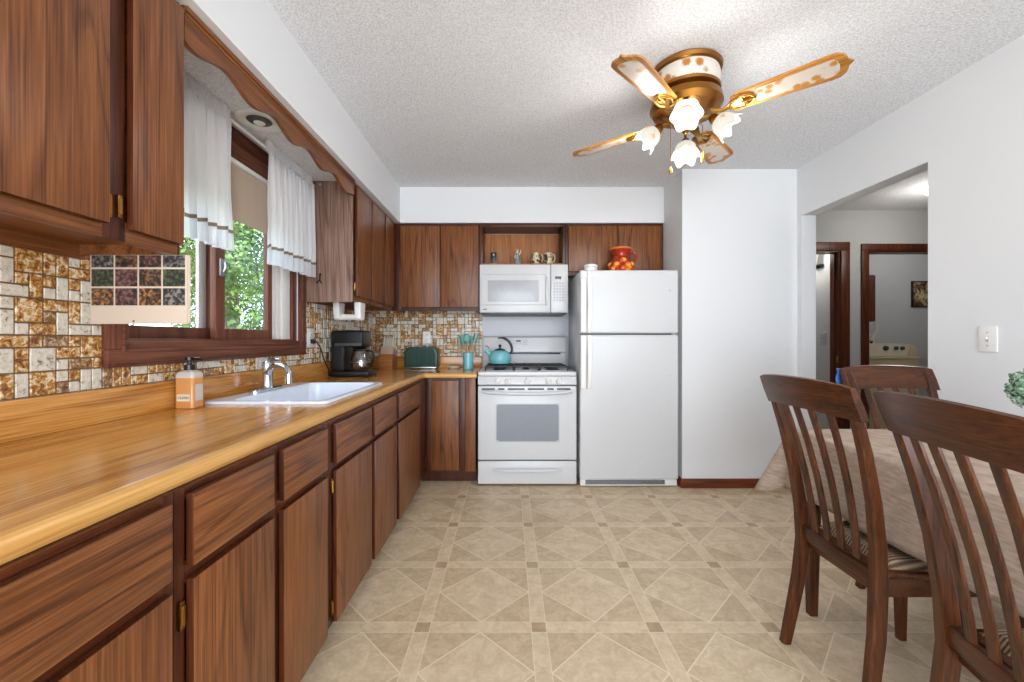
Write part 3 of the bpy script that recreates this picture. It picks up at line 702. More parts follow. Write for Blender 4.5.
# ------------------------------------------------------------------ stove
x0, x1 = -0.240, 0.522; yf = 3.24; H = 0.885
st = thing('gas_stove', 'white freestanding gas stove between corner cabinet and refrigerator', 'stove', (0.141, 3.55, 0))
MB().box(x0+0.004, x1-0.004, yf+0.035, 3.86, 0.018, H-0.012, 0.004).box(x0+0.02, x0+0.06, yf+0.06, yf+0.10, 0, 0.02).box(x1-0.06, x1-0.02, yf+0.06, yf+0.10, 0, 0.02).box(x0+0.02, x0+0.06, 3.78, 3.82, 0, 0.02).box(x1-0.06, x1-0.02, 3.78, 3.82, 0, 0.02).build('body', WHITE_AP, st)
# cooktop with raised rounded front
MB().box(x0-0.001, x1+0.001, yf-0.004, 3.80, H-0.034, H, 0.010, 3).build('cooktop', WHITE_AP, st)
wells = MB().box(x0+0.05, x1-0.05, yf+0.07, 3.74, H-0.0005, H+0.003, 0.001).build('burner_tray', WHITE_AP, st)
for cx in (x0+0.165, x1-0.165):
    for cy in (yf+0.17, yf+0.40):
        m = MB(); m.lathe([(0.0, 0.002), (0.055, 0.002), (0.05, 0.012), (0.036, 0.014), (0.036, 0.022), (0.02, 0.026), (0, 0.026)], (cx, cy, H), 24); m.build('burner', IRON, st)
m = MB(); m.lathe([(0.0, 0.002), (0.05, 0.002), (0.03, 0.014), (0.0, 0.02)], ((x0+x1)/2, yf+0.285, H), 24, M=Matrix.Diagonal((0.7, 1.8, 1, 1))); m.build('burner', IRON, st)
for gx0, gx1 in ((x0+0.055, x0+0.275), (x0+0.285, x1-0.285), (x1-0.275, x1-0.055)):
    m = MB(); g0, g1 = yf+0.075, yf+0.49; zt = H+0.034; r = 0.006
    m.tube([(gx0, g0, zt), (gx1, g0, zt), (gx1, g1, zt), (gx0, g1, zt)], r, 8, closed=True)
    ym = (g0+g1)/2; m.tube([(gx0, ym, zt), (gx1, ym, zt)], r, 8)
    xm = (gx0+gx1)/2
    m.tube([(xm, g0, zt), (xm, g1, zt)], r, 8)
    for yy in ((g0+ym)/2, (g1+ym)/2): m.tube([(gx0, yy, zt), (gx1, yy, zt)], r*0.9, 8)
    for gx in (gx0, gx1):
        for gy in (g0, g1): m.tube([(gx, gy, zt), (gx, gy, H+0.002)], r, 8)
    m.build('grate', IRON, st)
# knob panel (leaning face)
pn = MB().poly([(yf-0.004, H-0.036), (yf+0.04, H-0.036), (yf+0.04, H-0.100), (yf-0.012, H-0.100), (yf-0.014, H-0.092)], 'x', x0, x1, b=0.002).build('knob_panel', WHITE_AP, st)
MB().box(x0+0.004, x1-0.004, yf-0.004, yf+0.03, H-0.108, H-0.1).build('shadow_gap', DGREY, st)
for kx in (x0+0.150, x0+0.230, x0+0.383, x0+0.545, x0+0.625):
    M = Matrix.Rotation(PI/2+0.12, 4, 'X')
    k = MB().lathe([(0.0, 0), (0.024, 0), (0.025, 0.004), (0.020, 0.008), (0.018, 0.024), (0.015, 0.028), (0, 0.028)], (kx, yf-0.009, H-0.070), 24, M=M).build('knob', WHITE_PL, st)
    MB().box(kx-0.004, kx+0.004, yf-0.043, yf-0.033, H-0.085, H-0.053, 0.002).build('knob_grip', WHITE_AP, k)
# oven door
dr = MB().box(x0, x1, yf-0.012, yf+0.034, 0.205, H-0.110, 0.008).build('oven_door', WHITE_AP, st)
m = MB()
for a, b in ((0.03, 0.13), (0.155, 0.205), (0.23, 0.36), (0.385, 0.51), (0.535, 0.585), (0.61, 0.715)):
    m.box(x0+a, x0+b, yf-0.0135, yf-0.010, H-0.140, H-0.126, 0.0005)
m.build('vent_slots', DGREY, dr)
pts = []
for k in range(17):
    u = -1+2*k/16; pts.append(((x0+x1)/2+u*0.35, yf-0.016-0.045*(1-abs(u)**5), H-0.150-0.014*(1-u*u)))
m = MB(); m.tube(pts, [0.011]+[0.014]*15+[0.011], 12); m.build('door_handle', WHITE_AP, dr)
OWIN = plain('oven_window', S(128, 134, 144), 0.12, nz=0.02)
pts = []
wx0, wx1, wz0, wz1 = x0+0.145, x1-0.140, 0.350, 0.632
pts = [(wx0, wz0+0.012), (wx0+0.02, wz0)]+[(wx1-0.02, wz0), (wx1, wz0+0.012), (wx1, wz1-0.01)]+[(wx1-0.012-(wx1-wx0-0.024)*k/10, wz1-0.0+0.0*math.sin(PI*k/10)) for k in range(11)]+[(wx0, wz1-0.01)]
MB().poly(pts, 'y', yf-0.0145, yf-0.011).build('oven_window', OWIN, dr)
m = MB()
for a, b, c, d in ((wx0-0.006, wx1+0.006, wz0-0.006, wz0), (wx0-0.006, wx1+0.006, wz1, wz1+0.006), (wx0-0.006, wx0, wz0, wz1), (wx1, wx1+0.006, wz0, wz1)): m.box(a, b, yf-0.016, yf-0.0115, c, d, 0.001)
m.build('window_trim', GREY_AP, dr)
# drawer
dw = MB().box(x0, x1, yf-0.010, yf+0.034, 0.018, 0.194, 0.007).build('drawer', WHITE_AP, st)
pts = [((x0+x1)/2+u*0.27, yf-0.010-0.022*(1-abs(u)**6), 0.128) for u in [-1+2*k/14 for k in range(15)]]
MB().tube(pts, [0.006]+[0.012]*13+[0.006], 10).build('drawer_pull', WHITE_AP, dw)
MB().box(x0+0.006, x1-0.006, yf+0.0, yf+0.03, 0.194, 0.206).build('shadow_gap', DGREY, st)
# backguard
bg = MB().poly([(3.765, H-0.01), (3.855, H-0.01), (3.855, 1.150), (3.845, 1.163), (3.80, 1.166), (3.775, 1.152), (3.752, 1.025), (3.765, 1.018)], 'x', x0+0.010, x1-0.010, b=0.004).build('backguard', WHITE_AP, st)
MB().box(x0+0.05, x1-0.06, 3.748, 3.768, 1.004, 1.018, 0.002).build('vent_gap', BLACK, bg)
# tilted control face items
def onface(zz): return 3.752+(zz-1.025)/(1.152-1.025)*0.023
m = MB(); zz = 1.123; MB().box(0.062, 0.106, onface(zz)-0.003, onface(zz)+0.004, 1.114, 1.130, 0.001).build('clock_display', BLACK, bg)
m = MB()
for r in range(3):
    for c in range(2): zz = 1.126-r*0.018; m.box(0.136+c*0.018, 0.147+c*0.018, onface(zz)-0.002, onface(zz)+0.004, zz-0.005, zz+0.005, 0.0005)
for c in range(4): zz = 1.098; m.box(0.03+c*0.022, 0.042+c*0.022, onface(zz)-0.002, onface(zz)+0.004, zz-0.003, zz+0.003, 0.0005)
m.build('keypad', GREY_AP, bg)
MB().box(0.070, 0.096, onface(1.05)-0.002, onface(1.05)+0.003, 1.047, 1.053, 0.0005).build('maker_badge', GREY_AP, bg)

# kettle on the rear left burner
kx, ky, kz = -0.078, 3.58, H+0.041
kt = thing('kettle', 'turquoise tea kettle with black arched handle on the stove', 'kettle', (kx, ky, kz))
MB().lathe([(0.0, 0), (0.066, 0), (0.084, 0.006), (0.094, 0.028), (0.097, 0.055), (0.090, 0.085), (0.068, 0.108), (0.046, 0.118), (0.0, 0.118)], (kx, ky, kz), 40).build('pot', TEAL, kt)
ld = MB().lathe([(0.050, 0.116), (0.044, 0.126), (0.02, 0.134), (0.0, 0.135)], (kx, ky, kz), 32).build('lid', BLACK, kt)
MB().lathe([(0.008, 0.134), (0.007, 0.142), (0.014, 0.150), (0.014, 0.160), (0.006, 0.167), (0, 0.168)], (kx, ky, kz), 20).build('lid_knob', BLACK, ld)
MB().tube([(kx-0.075, ky, kz+0.075), (kx-0.105, ky-0.002, kz+0.105), (kx-0.118, ky-0.003, kz+0.128)], [0.024, 0.016, 0.012], 14).build('spout', TEAL, kt)
MB().tube([(kx-0.125, ky-0.003, kz+0.15), (kx-0.112, ky-0.003, kz+0.156), (kx-0.098, ky-0.003, kz+0.145), (kx-0.092, ky-0.003, kz+0.125)], 0.005, 8).build('spout_lever', STEEL, kt)
pts = [(kx+0.082, ky, kz+0.09)]+[(kx+0.01+0.092*math.cos(a), ky, kz+0.125+0.098*math.sin(a)) for a in [math.radians(-12+ i*12) for i in range(11)]]
MB().tube(pts, [0.010]*3+[0.011]*6+[0.008, 0.006, 0.005], 12).build('handle', BLACK, kt)

# ------------------------------------------------------------------ refrigerator
x0, x1, yf = 0.543, 1.300, 3.20
fr = thing('refrigerator', 'white top-freezer refrigerator right of the stove', 'refrigerator', (0.925, 3.5, 0))
MB().box(x0+0.006, x1-0.006, yf+0.075, 3.84, 0.03, 1.665, 0.006).box(x0+0.03, x0+0.08, yf+0.12, yf+0.17, 0, 0.03).box(x1-0.08, x1-0.03, yf+0.12, yf+0.17, 0, 0.03).box(x0+0.03, x0+0.08, 3.74, 3.79, 0, 0.03).box(x1-0.08, x1-0.03, 3.74, 3.79, 0, 0.03).build('body', WHITE_AP, fr)
fd = MB().box(x0, x1, yf, yf+0.068, 1.182, 1.667, 0.016, 4).build('freezer_door', WHITE_AP, fr)
rd = MB().box(x0, x1, yf, yf+0.068, 0.062, 1.170, 0.016, 4).build('refrigerator_door', WHITE_AP, fr)
MB().box(x0+0.012, x1-0.012, yf+0.02, yf+0.074, 1.168, 1.184).box(x0+0.012, x1-0.012, yf+0.06, yf+0.076, 0.07, 1.65).build('door_gasket', DGREY, fr)
def pull(za, zb, parent, flip):
    m = MB(); hx = x0+0.052
    m.box(x0+0.004, x0+0.048, yf-0.022, yf+0.006, min(za, zb), max(za, zb), 0.009, 3).build('edge_trim', WHITE_PL, parent)
    zs = [za+(zb-za)*k/12 for k in range(13)]
    pts = [(hx+0.016, yf-0.016-(0.028*math.sin(PI*min(1, (k/12)))**0.6 if 0 < k < 12 else 0), z) for k, z in enumerate(zs)]
    MB().bar(pts, (1,0,0), [0.034]*13, [0.014]*13, b=0.005).build('door_handle', WHITE_PL, parent)
pull(1.19, 1.60, fd, 0); pull(1.165, 0.76, rd, 1)
MB().box(x0+0.055, x0+0.075, yf-0.020, yf-0.001, 1.600, 1.66, 0.004).build('handle_cap', WHITE_PL, fd)
MB().ball((x0+0.69, yf-0.001, 1.51), 0.006, 1, 0.5, 1).build('screw_cover', GREY_AP, fd)
MB().ball((x0+0.69, yf-0.001, 0.86), 0.004, 1, 0.5, 1).build('screw_cover', GREY_AP, rd)
MB().lathe([(0, 0), (0.018, 0), (0.02, 0.012), (0, 0.014)], (x1-0.03, yf+0.02, 1.169), 16).build('centre_hinge', GREY_AP, fr)
gr = MB().box(x0+0.006, x1-0.006, yf+0.02, yf+0.074, 0.008, 0.058, 0.004).build('kick_grille', WHITE_PL, fr)
m = MB()
for i in range(4): m.box(x0+0.045, x1-0.10, yf+0.016, yf+0.022, 0.020+i*0.009, 0.026+i*0.009, 0.0008)
m.build('grille_slots', DGREY, gr)
m = MB(); m.tube([(x1-0.03, yf+0.04, 0.012), (x1-0.03, yf+0.08, 0.012)], 0.012, 14); m.build('roller_wheel', BLACK, fr)

# things on top of the refrigerator
RED = NT('glazed_red_orange'); v = RED.n('ShaderNodeTexVoronoi'); RED.l(RED.mapv((1, 1, 1)), v.inputs['Vector']); v.inputs['Scale'].default_value = 17
gz = RED.math('ADD', v.outputs[0], RED.math('MULTIPLY', RED.noise(RED.mapv(), 40, 2), 0.35))
RED = RED.fin(RED.ramp(gz, [(0.45, S(244, 176, 70)), (0.68, S(224, 110, 34)), (0.92, S(160, 40, 18))]), 0.15)
ORNG = plain('glazed_orange', S(232, 140, 62), 0.2); DRED = plain('glazed_dark_red', S(166, 44, 22), 0.15, nz=0.1)
px_, py_, pz_ = 0.925, 3.46, 1.665
pt = thing('ceramic_pitcher', 'red and orange fruit-covered ceramic pitcher on top of the refrigerator', 'pitcher', (px_, py_, pz_))
MB().lathe([(0.0, 0), (0.07, 0), (0.088, 0.01), (0.102, 0.045), (0.104, 0.085), (0.09, 0.125), (0.066, 0.155), (0.06, 0.18), (0.068, 0.215), (0.086, 0.240), (0.080, 0.243), (0.062, 0.222), (0.05, 0.18), (0.0, 0.17)], (px_, py_, pz_), 40).build('vessel', DRED, pt)
MB().lathe([(0.070, 0.228), (0.088, 0.240), (0.094, 0.248), (0.088, 0.254), (0.074, 0.242), (0.066, 0.232)], (px_, py_, pz_), 40).build('rim', ORNG, pt)
m = MB(); rnd = random.Random(4)
for a, h_, r in ((-100, 0.05, 0.036), (-72, 0.085, 0.034), (-52, 0.045, 0.034), (-128, 0.085, 0.032), (-30, 0.09, 0.03), (-150, 0.05, 0.032), (-90, 0.12, 0.028), (-112, 0.03, 0.026), (-75, 0.03, 0.026), (-10, 0.05, 0.03), (-170, 0.09, 0.028)):
    a = math.radians(a); m.ball((px_+0.080*math.cos(a), py_+0.080*math.sin(a), pz_+h_), r*1.18)
m.build('moulded_fruit', RED, pt)
MB().tube([(px_+0.066, py_, pz_+0.205), (px_+0.10, py_, pz_+0.222), (px_+0.128, py_, pz_+0.195), (px_+0.122, py_, pz_+0.15), (px_+0.09, py_, pz_+0.115)], [0.010, 0.011, 0.012, 0.011, 0.010], 12).build('handle', DRED, pt)
pt.scale = (1.0, 1.0, 0.88)
t = thing('white_canister', 'small round white canister on the left corner of the refrigerator top', 'canister', (0.640, 3.275, 1.668))
MB().lathe([(0, 0), (0.046, 0), (0.050, 0.006), (0.050, 0.028), (0, 0.028)], (0.640, 3.275, 1.668), 32).build('base', WHITE_PL, t)
MB().lathe([(0, 0.031), (0.052, 0.031), (0.054, 0.036), (0.052, 0.046), (0.044, 0.052), (0, 0.052)], (0.640, 3.275, 1.668), 32).build('lid', WHITE_PL, t)
MB().lathe([(0, 0.0281), (0.047, 0.0281), (0.047, 0.0309), (0, 0.0309)], (0.640, 3.275, 1.668), 32).build('band', DGREY, t)

# figurines above the microwave (shelf top z=1.789)
SHZ = 1.789
PEWT = plain('pewter_figure', S(70, 70, 76), 0.35, 0.5); PORC = plain('painted_porcelain', S(206, 196, 166), 0.3, nz=0.2, sc=60); PBLUE = plain('pale_blue_glaze', S(120, 160, 176), 0.25, nz=0.2, sc=60)
HAIRD = plain('dark_glaze', S(60, 44, 34), 0.4); GOLDG = plain('gilt_glaze', S(186, 150, 86), 0.35, 0.3)
t = thing('small_framed_plaque', 'small dark plaque with a grey oval at the left of the niche', 'plaque', (-0.135, 3.66, SHZ))
MB().box(-0.162, -0.108, 3.66, 3.672, SHZ+0.0, SHZ+0.11, 0.003).build('frame', BLACK, t)
MB().ball((-0.135, 3.658, SHZ+0.052), 0.018, 0.9, 0.3, 2.2).build('oval_relief', PEWT, t)
MB().ball((-0.135, 3.656, SHZ+0.088), 0.009, 1, 0.5, 1).build('top_relief', PORC, t)
t = thing('figurine', 'slender figurine of a standing figure in blue and cream, second from left in the niche', 'figurine', (0.073, 3.66, SHZ))
MB().lathe([(0, 0), (0.026, 0), (0.028, 0.006), (0.02, 0.03), (0.012, 0.055), (0.016, 0.075), (0.018, 0.088), (0.008, 0.098), (0, 0.1)], (0.073, 3.66, SHZ), 20).build('robe', PBLUE, t)
MB().ball((0.073, 3.658, SHZ+0.110), 0.012, 1, 1, 1.15).build('head', PORC, t)
MB().tube([(0.058, 3.658, SHZ+0.085), (0.050, 3.65, SHZ+0.065), (0.062, 3.642, SHZ+0.055)], 0.006, 8).tube([(0.088, 3.658, SHZ+0.085), (0.099, 3.655, SHZ+0.105), (0.103, 3.655, SHZ+0.13)], 0.005, 8).build('arm', PORC, t)
MB().ball((0.075, 3.662, SHZ+0.128), 0.012, 1.2, 0.9, 0.9).build('hat', GOLDG, t)
def mug(cx, label):
    t = thing('character_jug', label, 'jug', (cx, 3.66, SHZ), 0, 'two ornate jugs in the niche')
    cy = 3.66
    MB().lathe([(0, 0), (0.026, 0), (0.03, 0.008), (0.038, 0.04), (0.036, 0.07), (0.030, 0.092), (0.033, 0.102), (0.028, 0.103), (0, 0.09)], (cx, cy, SHZ), 28).build('vessel', PORC, t)
    m = MB(); r_ = random.Random(int(cx*1000))
    for k in range(16):
        a = -PI*r_.random(); h_ = 0.015+0.075*r_.random(); m.ball((cx+0.035*math.cos(a), cy+0.035*math.sin(a), SHZ+h_), 0.006+0.005*r_.random(), seg=8)
    m.build('relief', HAIRD, t)
    m = MB()
    for k in range(10):
        a = -PI*r_.random(); h_ = 0.015+0.08*r_.random(); m.ball((cx+0.036*math.cos(a), cy+0.036*math.sin(a), SHZ+h_), 0.006+0.004*r_.random(), seg=8)
    m.build('gilt_relief', GOLDG, t)
    MB().tube([(cx+0.03, cy, SHZ+0.09), (cx+0.052, cy, SHZ+0.088), (cx+0.058, cy, SHZ+0.06), (cx+0.05, cy, SHZ+0.03), (cx+0.033, cy, SHZ+0.022)], 0.006, 8).build('handle', PORC, t)
mug(0.238, 'ornate cream jug with dark relief, left one of the pair in the niche')
mug(0.345, 'ornate cream jug with dark relief, right one of the pair in the niche')

# ------------------------------------------------------------------ counter things
# coffee maker (faces +x)
cmx, cmy = -1.105, 2.99; z = CT1
cm = thing('coffee_maker', 'black drip coffee maker with glass carafe on the worktop', 'coffee maker', (cmx, cmy, z))
def cbox(m, a0, a1, b0, b1, c0, c1, bv): return m.box(cmx+a0, cmx+a1, cmy+b0, cmy+b1, z+c0, z+c1, bv, 3)
cbox(MB(), -0.135, 0.135, -0.105, 0.09, 0, 0.042, 0.014).build('base', BLACK, cm)
cbox(MB(), -0.130, -0.035, -0.095, 0.085, 0.035, 0.32, 0.02).build('water_tank', BLACK, cm)
hd = cbox(MB(), -0.132, 0.095, -0.10, 0.09, 0.205, 0.325, 0.026).build('brew_head', BLACK, cm)
cbox(MB(), -0.10, 0.085, -0.102, -0.099, 0.215, 0.235, 0.001).build('trim_band', DGREY, hd)
MB().lathe([(0, 0), (0.04, 0), (0.05, 0.012), (0, 0.012)], (cmx+0.04, cmy-0.01, z+0.193), 28).build('filter_basket', BLACK, cm)
MB().lathe([(0, 0.0), (0.05, 0), (0.072, 0.02), (0.074, 0.06), (0.062, 0.115), (0.052, 0.135), (0.051, 0.1345), (0.060, 0.113), (0.071, 0.06), (0.069, 0.022), (0.0, 0.004)], (cmx+0.05, cmy-0.01, z+0.046), 36).build('carafe_glass', CARAFE, cm)
lidc = MB().lathe([(0, 0.136), (0.055, 0.136), (0.052, 0.144), (0, 0.146)], (cmx+0.05, cmy-0.01, z+0.046), 30).build('carafe_lid', BLACK, cm)
MB().bar([(cmx+0.10, cmy-0.03, z+0.18), (cmx+0.145, cmy-0.045, z+0.178), (cmx+0.155, cmy-0.05, z+0.13), (cmx+0.125, cmy-0.035, z+0.075)], (0,1,0.0), 0.02, 0.014).build('carafe_handle', BLACK, cm)
MB().lathe([(0.0735, 0.05), (0.0752, 0.052), (0.0752, 0.06), (0.0735, 0.062)], (cmx+0.05, cmy-0.01, z+0.046), 36).build('carafe_band', STEEL, cm)
(MB().tube([(XL+0.02, 2.675, 1.125), (XL+0.045, 2.68, 1.122), (XL+0.05, 2.72, 1.09), (XL+0.05, 2.78, 1.0), (XL+0.06, 2.83, 0.93), (XL+0.045, 2.87, 0.885)], 0.0045, 8).box(XL+0.012, XL+0.034, 2.662, 2.688, 1.108, 1.136, 0.004).build('power_cord', BLACK, cm))

# knife block
kb = thing('knife_block', 'wooden knife block with light-handled knives in the corner', 'knife block', (-1.075, 3.70, z))
MB().poly([(3.63, z), (3.78, z), (3.80, z+0.10), (3.66, z+0.135), (3.63, z+0.085)], 'x', -1.135, -1.015, b=0.004).build('block', BLOCK, kb)
MB().poly([(3.665, z+0.130), (3.80, z+0.096), (3.815, z+0.16), (3.69, z+0.20)], 'x', -1.130, -1.02, b=0.003).build('slotted_top', plain('pinkish_plastic', S(188, 158, 140), 0.5), kb)
rnd = random.Random(9)
for i in range(4):
    for j in range(2):
        kx_ = -1.115+i*0.027; ky_ = 3.715+j*0.05; kz_ = z+0.185-j*0.014; ln = 0.085+rnd.random()*0.03
        k = MB().bar([(kx_, ky_, kz_), (kx_+0.002, ky_+0.010, kz_+ln*0.5), (kx_+0.006, ky_+0.024, kz_+ln)], (1,0,0), [0.010, 0.013, 0.012], [0.018, 0.020, 0.022], b=0.004).build('knife', OFFW, None)
        tag(k, 'pale-handled kitchen knife standing in the wooden knife block', 'knife', 'knives in the knife block')
        m = MB().ball((kx_+0.006, ky_+0.024, kz_+ln), 0.008).build('handle_cap', STEEL, k)

# toaster with ribbed green body
tx0, tx1, tz1 = -0.925, -0.635, z+0.195; ty0, ty1 = 3.68, 3.84
to = thing('toaster', 'dark green ribbed two-slice toaster against the mosaic tile', 'toaster', ((tx0+tx1)/2, 3.76, z))
GREEN = plain('green_enamel', S(14, 62, 52), 0.4, nz=0.05)
def tprof(g=0.0, zb=0.018):
    r = 0.055; pts = [(tx0+g, z+zb), (tx1-g, z+zb)]
    for k in range(9):
        a = PI/2*k/8; pts.append((tx1-g-r+r*math.cos(a), tz1-g-r+r*math.sin(a)))
    for k in range(9):
        a = PI/2+PI/2*k/8; pts.append((tx0+g+r+r*math.cos(a), tz1-g-r+r*math.sin(a)))
    return pts
MB().poly(tprof(0.0), 'y', ty0+0.008, ty1, b=0.006).build('shell', GREEN, to)
m = MB()
for k in range(17):
    xx = tx0+0.022+(tx1-tx0-0.044)*k/16; top = tz1-0.014 - (0.03 if k in (0, 16) else 0.012 if k in (1, 15) else 0.0)
    m.tube([(xx, ty0+0.008, z+0.032), (xx, ty0+0.006, top)], 0.0065, 8)
m.build('front_ribs', GREEN, to)
m = MB(); m.box(tx0+0.04, tx1-0.04, ty0+0.045, ty0+0.07, tz1-0.002, tz1+0.001).box(tx0+0.04, tx1-0.04, ty0+0.095, ty0+0.12, tz1-0.002, tz1+0.001); m.build('bread_slots', BLACK, to)
MB().box(tx0+0.012, tx1-0.012, ty0+0.012, ty1-0.008, z+0.006, z+0.020, 0.003).build('base_band', STEEL, to)
MB().box(tx0-0.022, tx0-0.002, 3.75, 3.78, z+0.11, z+0.13, 0.004).build('lever', STEEL, to)
for a in (tx0+0.04, tx1-0.04):
    MB().lathe([(0, 0), (0.01, 0), (0.012, 0.007), (0, 0.007)], (a, ty0+0.03, z), 14).build('foot', STEEL, to)

# small dish, crock and utensils
t = MB().lathe([(0, 0), (0.035, 0), (0.052, 0.012), (0.055, 0.020), (0.050, 0.021), (0.034, 0.008), (0, 0.006)], (-0.50, 3.77, z), 32).build('spoon_rest', WHITE_PL)
tag(t, 'small white dish between toaster and teal crock', 'dish')
ux, uy = -0.358, 3.665
cr = thing('utensil_crock', 'turquoise cylindrical utensil crock beside the stove', 'crock', (ux, uy, z))
MB().lathe([(0, 0), (0.042, 0), (0.045, 0.004), (0.045, 0.146), (0.042, 0.147), (0.041, 0.01), (0, 0.008)], (ux, uy, z), 36).build('vessel', TEAL, cr)
MB().lathe([(0.0452, 0.002), (0.0460, 0.004), (0.0460, 0.010), (0.0452, 0.012)], (ux, uy, z), 36).build('foot_ring', TEALM, cr)
HAND = wood('utensil_handle_wood', S(150, 100, 56), S(190, 142, 90), S(214, 174, 124), 'z', bands=3)
spec = [(-0.028, -0.005, -0.34, 'spatula'), (-0.016, 0.012, -0.20, 'spoon'), (0.0, -0.018, -0.05, 'ladle'), (0.010, 0.010, 0.10, 'spoon'), (0.022, -0.01, 0.22, 'turner'), (0.030, 0.008, 0.34, 'spatula'), (-0.004, 0.02, -0.12, 'turner')]
UL = {'spatula': ('rubber_spatula', 'spatula'), 'spoon': ('serving_spoon', 'spoon'), 'ladle': ('soup_ladle', 'ladle'), 'turner': ('slotted_turner', 'turner')}
UD = ['turquoise silicone spatula leaning far left in the teal crock', 'turquoise silicone spoon second from left in the teal crock', 'turquoise ladle with round bowl in the middle of the crock', 'turquoise silicone spoon right of centre in the teal crock', 'turquoise turner leaning right in the teal crock', 'turquoise silicone spatula leaning far right toward the stove', 'turquoise turner upright at the back of the teal crock']
for i, (dx, dy, tilt, kind) in enumerate(spec):
    u_ = thing(UL[kind][0], UD[i], UL[kind][1], (ux+dx*0.3, uy+dy*0.4, z+0.02), 0, 'utensils in the turquoise crock')
    b0 = Vector((ux+dx*0.4, uy+dy*0.5, z+0.012)); d = Vector((math.sin(tilt)*0.75, 0.05, 1)).normalized()
    L1 = 0.205+0.012*(i % 3)
    p1 = b0+d*L1
    MB().tube([b0, b0+d*L1*0.5, p1], [0.005, 0.0055, 0.0045], 8).build('handle', HAND, u_)
    rot = d.to_track_quat('Z', 'Y').to_matrix().to_4x4()
    q = p1+d*0.035
    m = MB()
    if kind == 'spoon': m.ball(q, 0.030, 0.95, 0.3, 1.5, M=rot)
    elif kind == 'ladle': m.ball(q, 0.032, 1.0, 0.55, 1.15, M=rot)
    elif kind == 'spatula': m.box(-0.029, 0.029, -0.004, 0.004, -0.04, 0.055, 0.004, M=Matrix.Translation(q) @ rot)
    else:
        m.box(-0.03, 0.03, -0.003, 0.003, -0.008, 0.06, 0.003, M=Matrix.Translation(q) @ rot).box(-0.008, 0.008, -0.003, 0.003, -0.04, -0.005, 0.002, M=Matrix.Translation(q) @ rot)
    m.build('head', TEALM, u_)

# soap bottle
sx, sy = -1.215, 1.59
AMB = plain('amber_soap', S(214, 148, 84), 0.15, nz=0.02); CLEARP = plain('clear_plastic', S(206, 196, 186), 0.15)
sb = thing('soap_bottle', 'amber liquid soap pump bottle on the worktop beside the sink', 'bottle', (sx, sy, z))
def rr(h_, s_): return rrect(sx-0.036*s_, sx+0.036*s_, sy-0.030*s_, sy+0.030*s_, 0.012*s_, z+h_)
loops(MB(), [rr(0, 0.9), rr(0.003, 1), rr(0.112, 1), rr(0.114, 0.97)]).build('bottle_body', AMB, sb)
loops(MB(), [rr(0.1142, 1), rr(0.126, 1), rr(0.136, 0.86), rr(0.142, 0.5), rr(0.144, 0.4)]).build('bottle_shoulder', CLEARP, sb)
pm = MB().lathe([(0.0, 0.143), (0.018, 0.143), (0.018, 0.163), (0.008, 0.165), (0.006, 0.178), (0.014, 0.18), (0.014, 0.192), (0, 0.193)], (sx, sy, z), 24).build('pump_collar', BLACK, sb)
MB().tube([(sx, sy, z+0.187), (sx+0.03, sy+0.012, z+0.186), (sx+0.038, sy+0.015, z+0.178)], 0.005, 8).build('pump_nozzle', BLACK, sb)
LBL = plain('cream_label', S(228, 222, 196), 0.5)
lb = MB().box(sx-0.024, sx+0.024, sy-0.0312, sy-0.0302, z+0.028, z+0.054).build('paper_label', LBL, sb)
text('label_lettering', 'CLEAN', 0.013, (sx, sy-0.0316, z+0.041), (PI/2, 0, 0), DGREY, lb)
MB().box(sx+0.0362, sx+0.0368, sy-0.02, sy+0.02, z+0.028, z+0.09).build('side_label', CLEARP, sb)

# paper towel holder under the cabinet
ph = thing('paper_towel_holder', 'white plastic paper towel holder under the cabinet beside the window', 'paper towel holder', (-1.08, 2.80, UZ0-0.012))
for a in (-1.14, -1.0):
    MB().poly([(2.75, 1.3805), (2.86, 1.3805), (2.85, 1.33), (2.835, 1.275), (2.815, 1.262), (2.785, 1.262), (2.765, 1.275), (2.755, 1.33)], 'x', a-0.02, a+0.02, b=0.006).build('bracket', WHITE_PL, ph)
MB().tube([(-1.121, 2.80, 1.285), (-1.019, 2.80, 1.285)], 0.02, 20).build('roller', WHITE_PL, ph)
# small hook on the end panel
hk = tag(MB().tube([(-1.182, 2.618, 1.54), (-1.182, 2.612, 1.525), (-1.182, 2.610, 1.505), (-1.170, 2.600, 1.485), (-1.166, 2.596, 1.495)], 0.0035, 8).tube([(-1.182, 2.610, 1.505), (-1.196, 2.600, 1.485), (-1.199, 2.596, 1.495)], 0.0035, 8).ball((-1.182, 2.617, 1.542), 0.008, 1, 0.5, 1).build('wall_hook', BLACK), 'small black double hook on the cabinet end panel beside the window', 'hook')
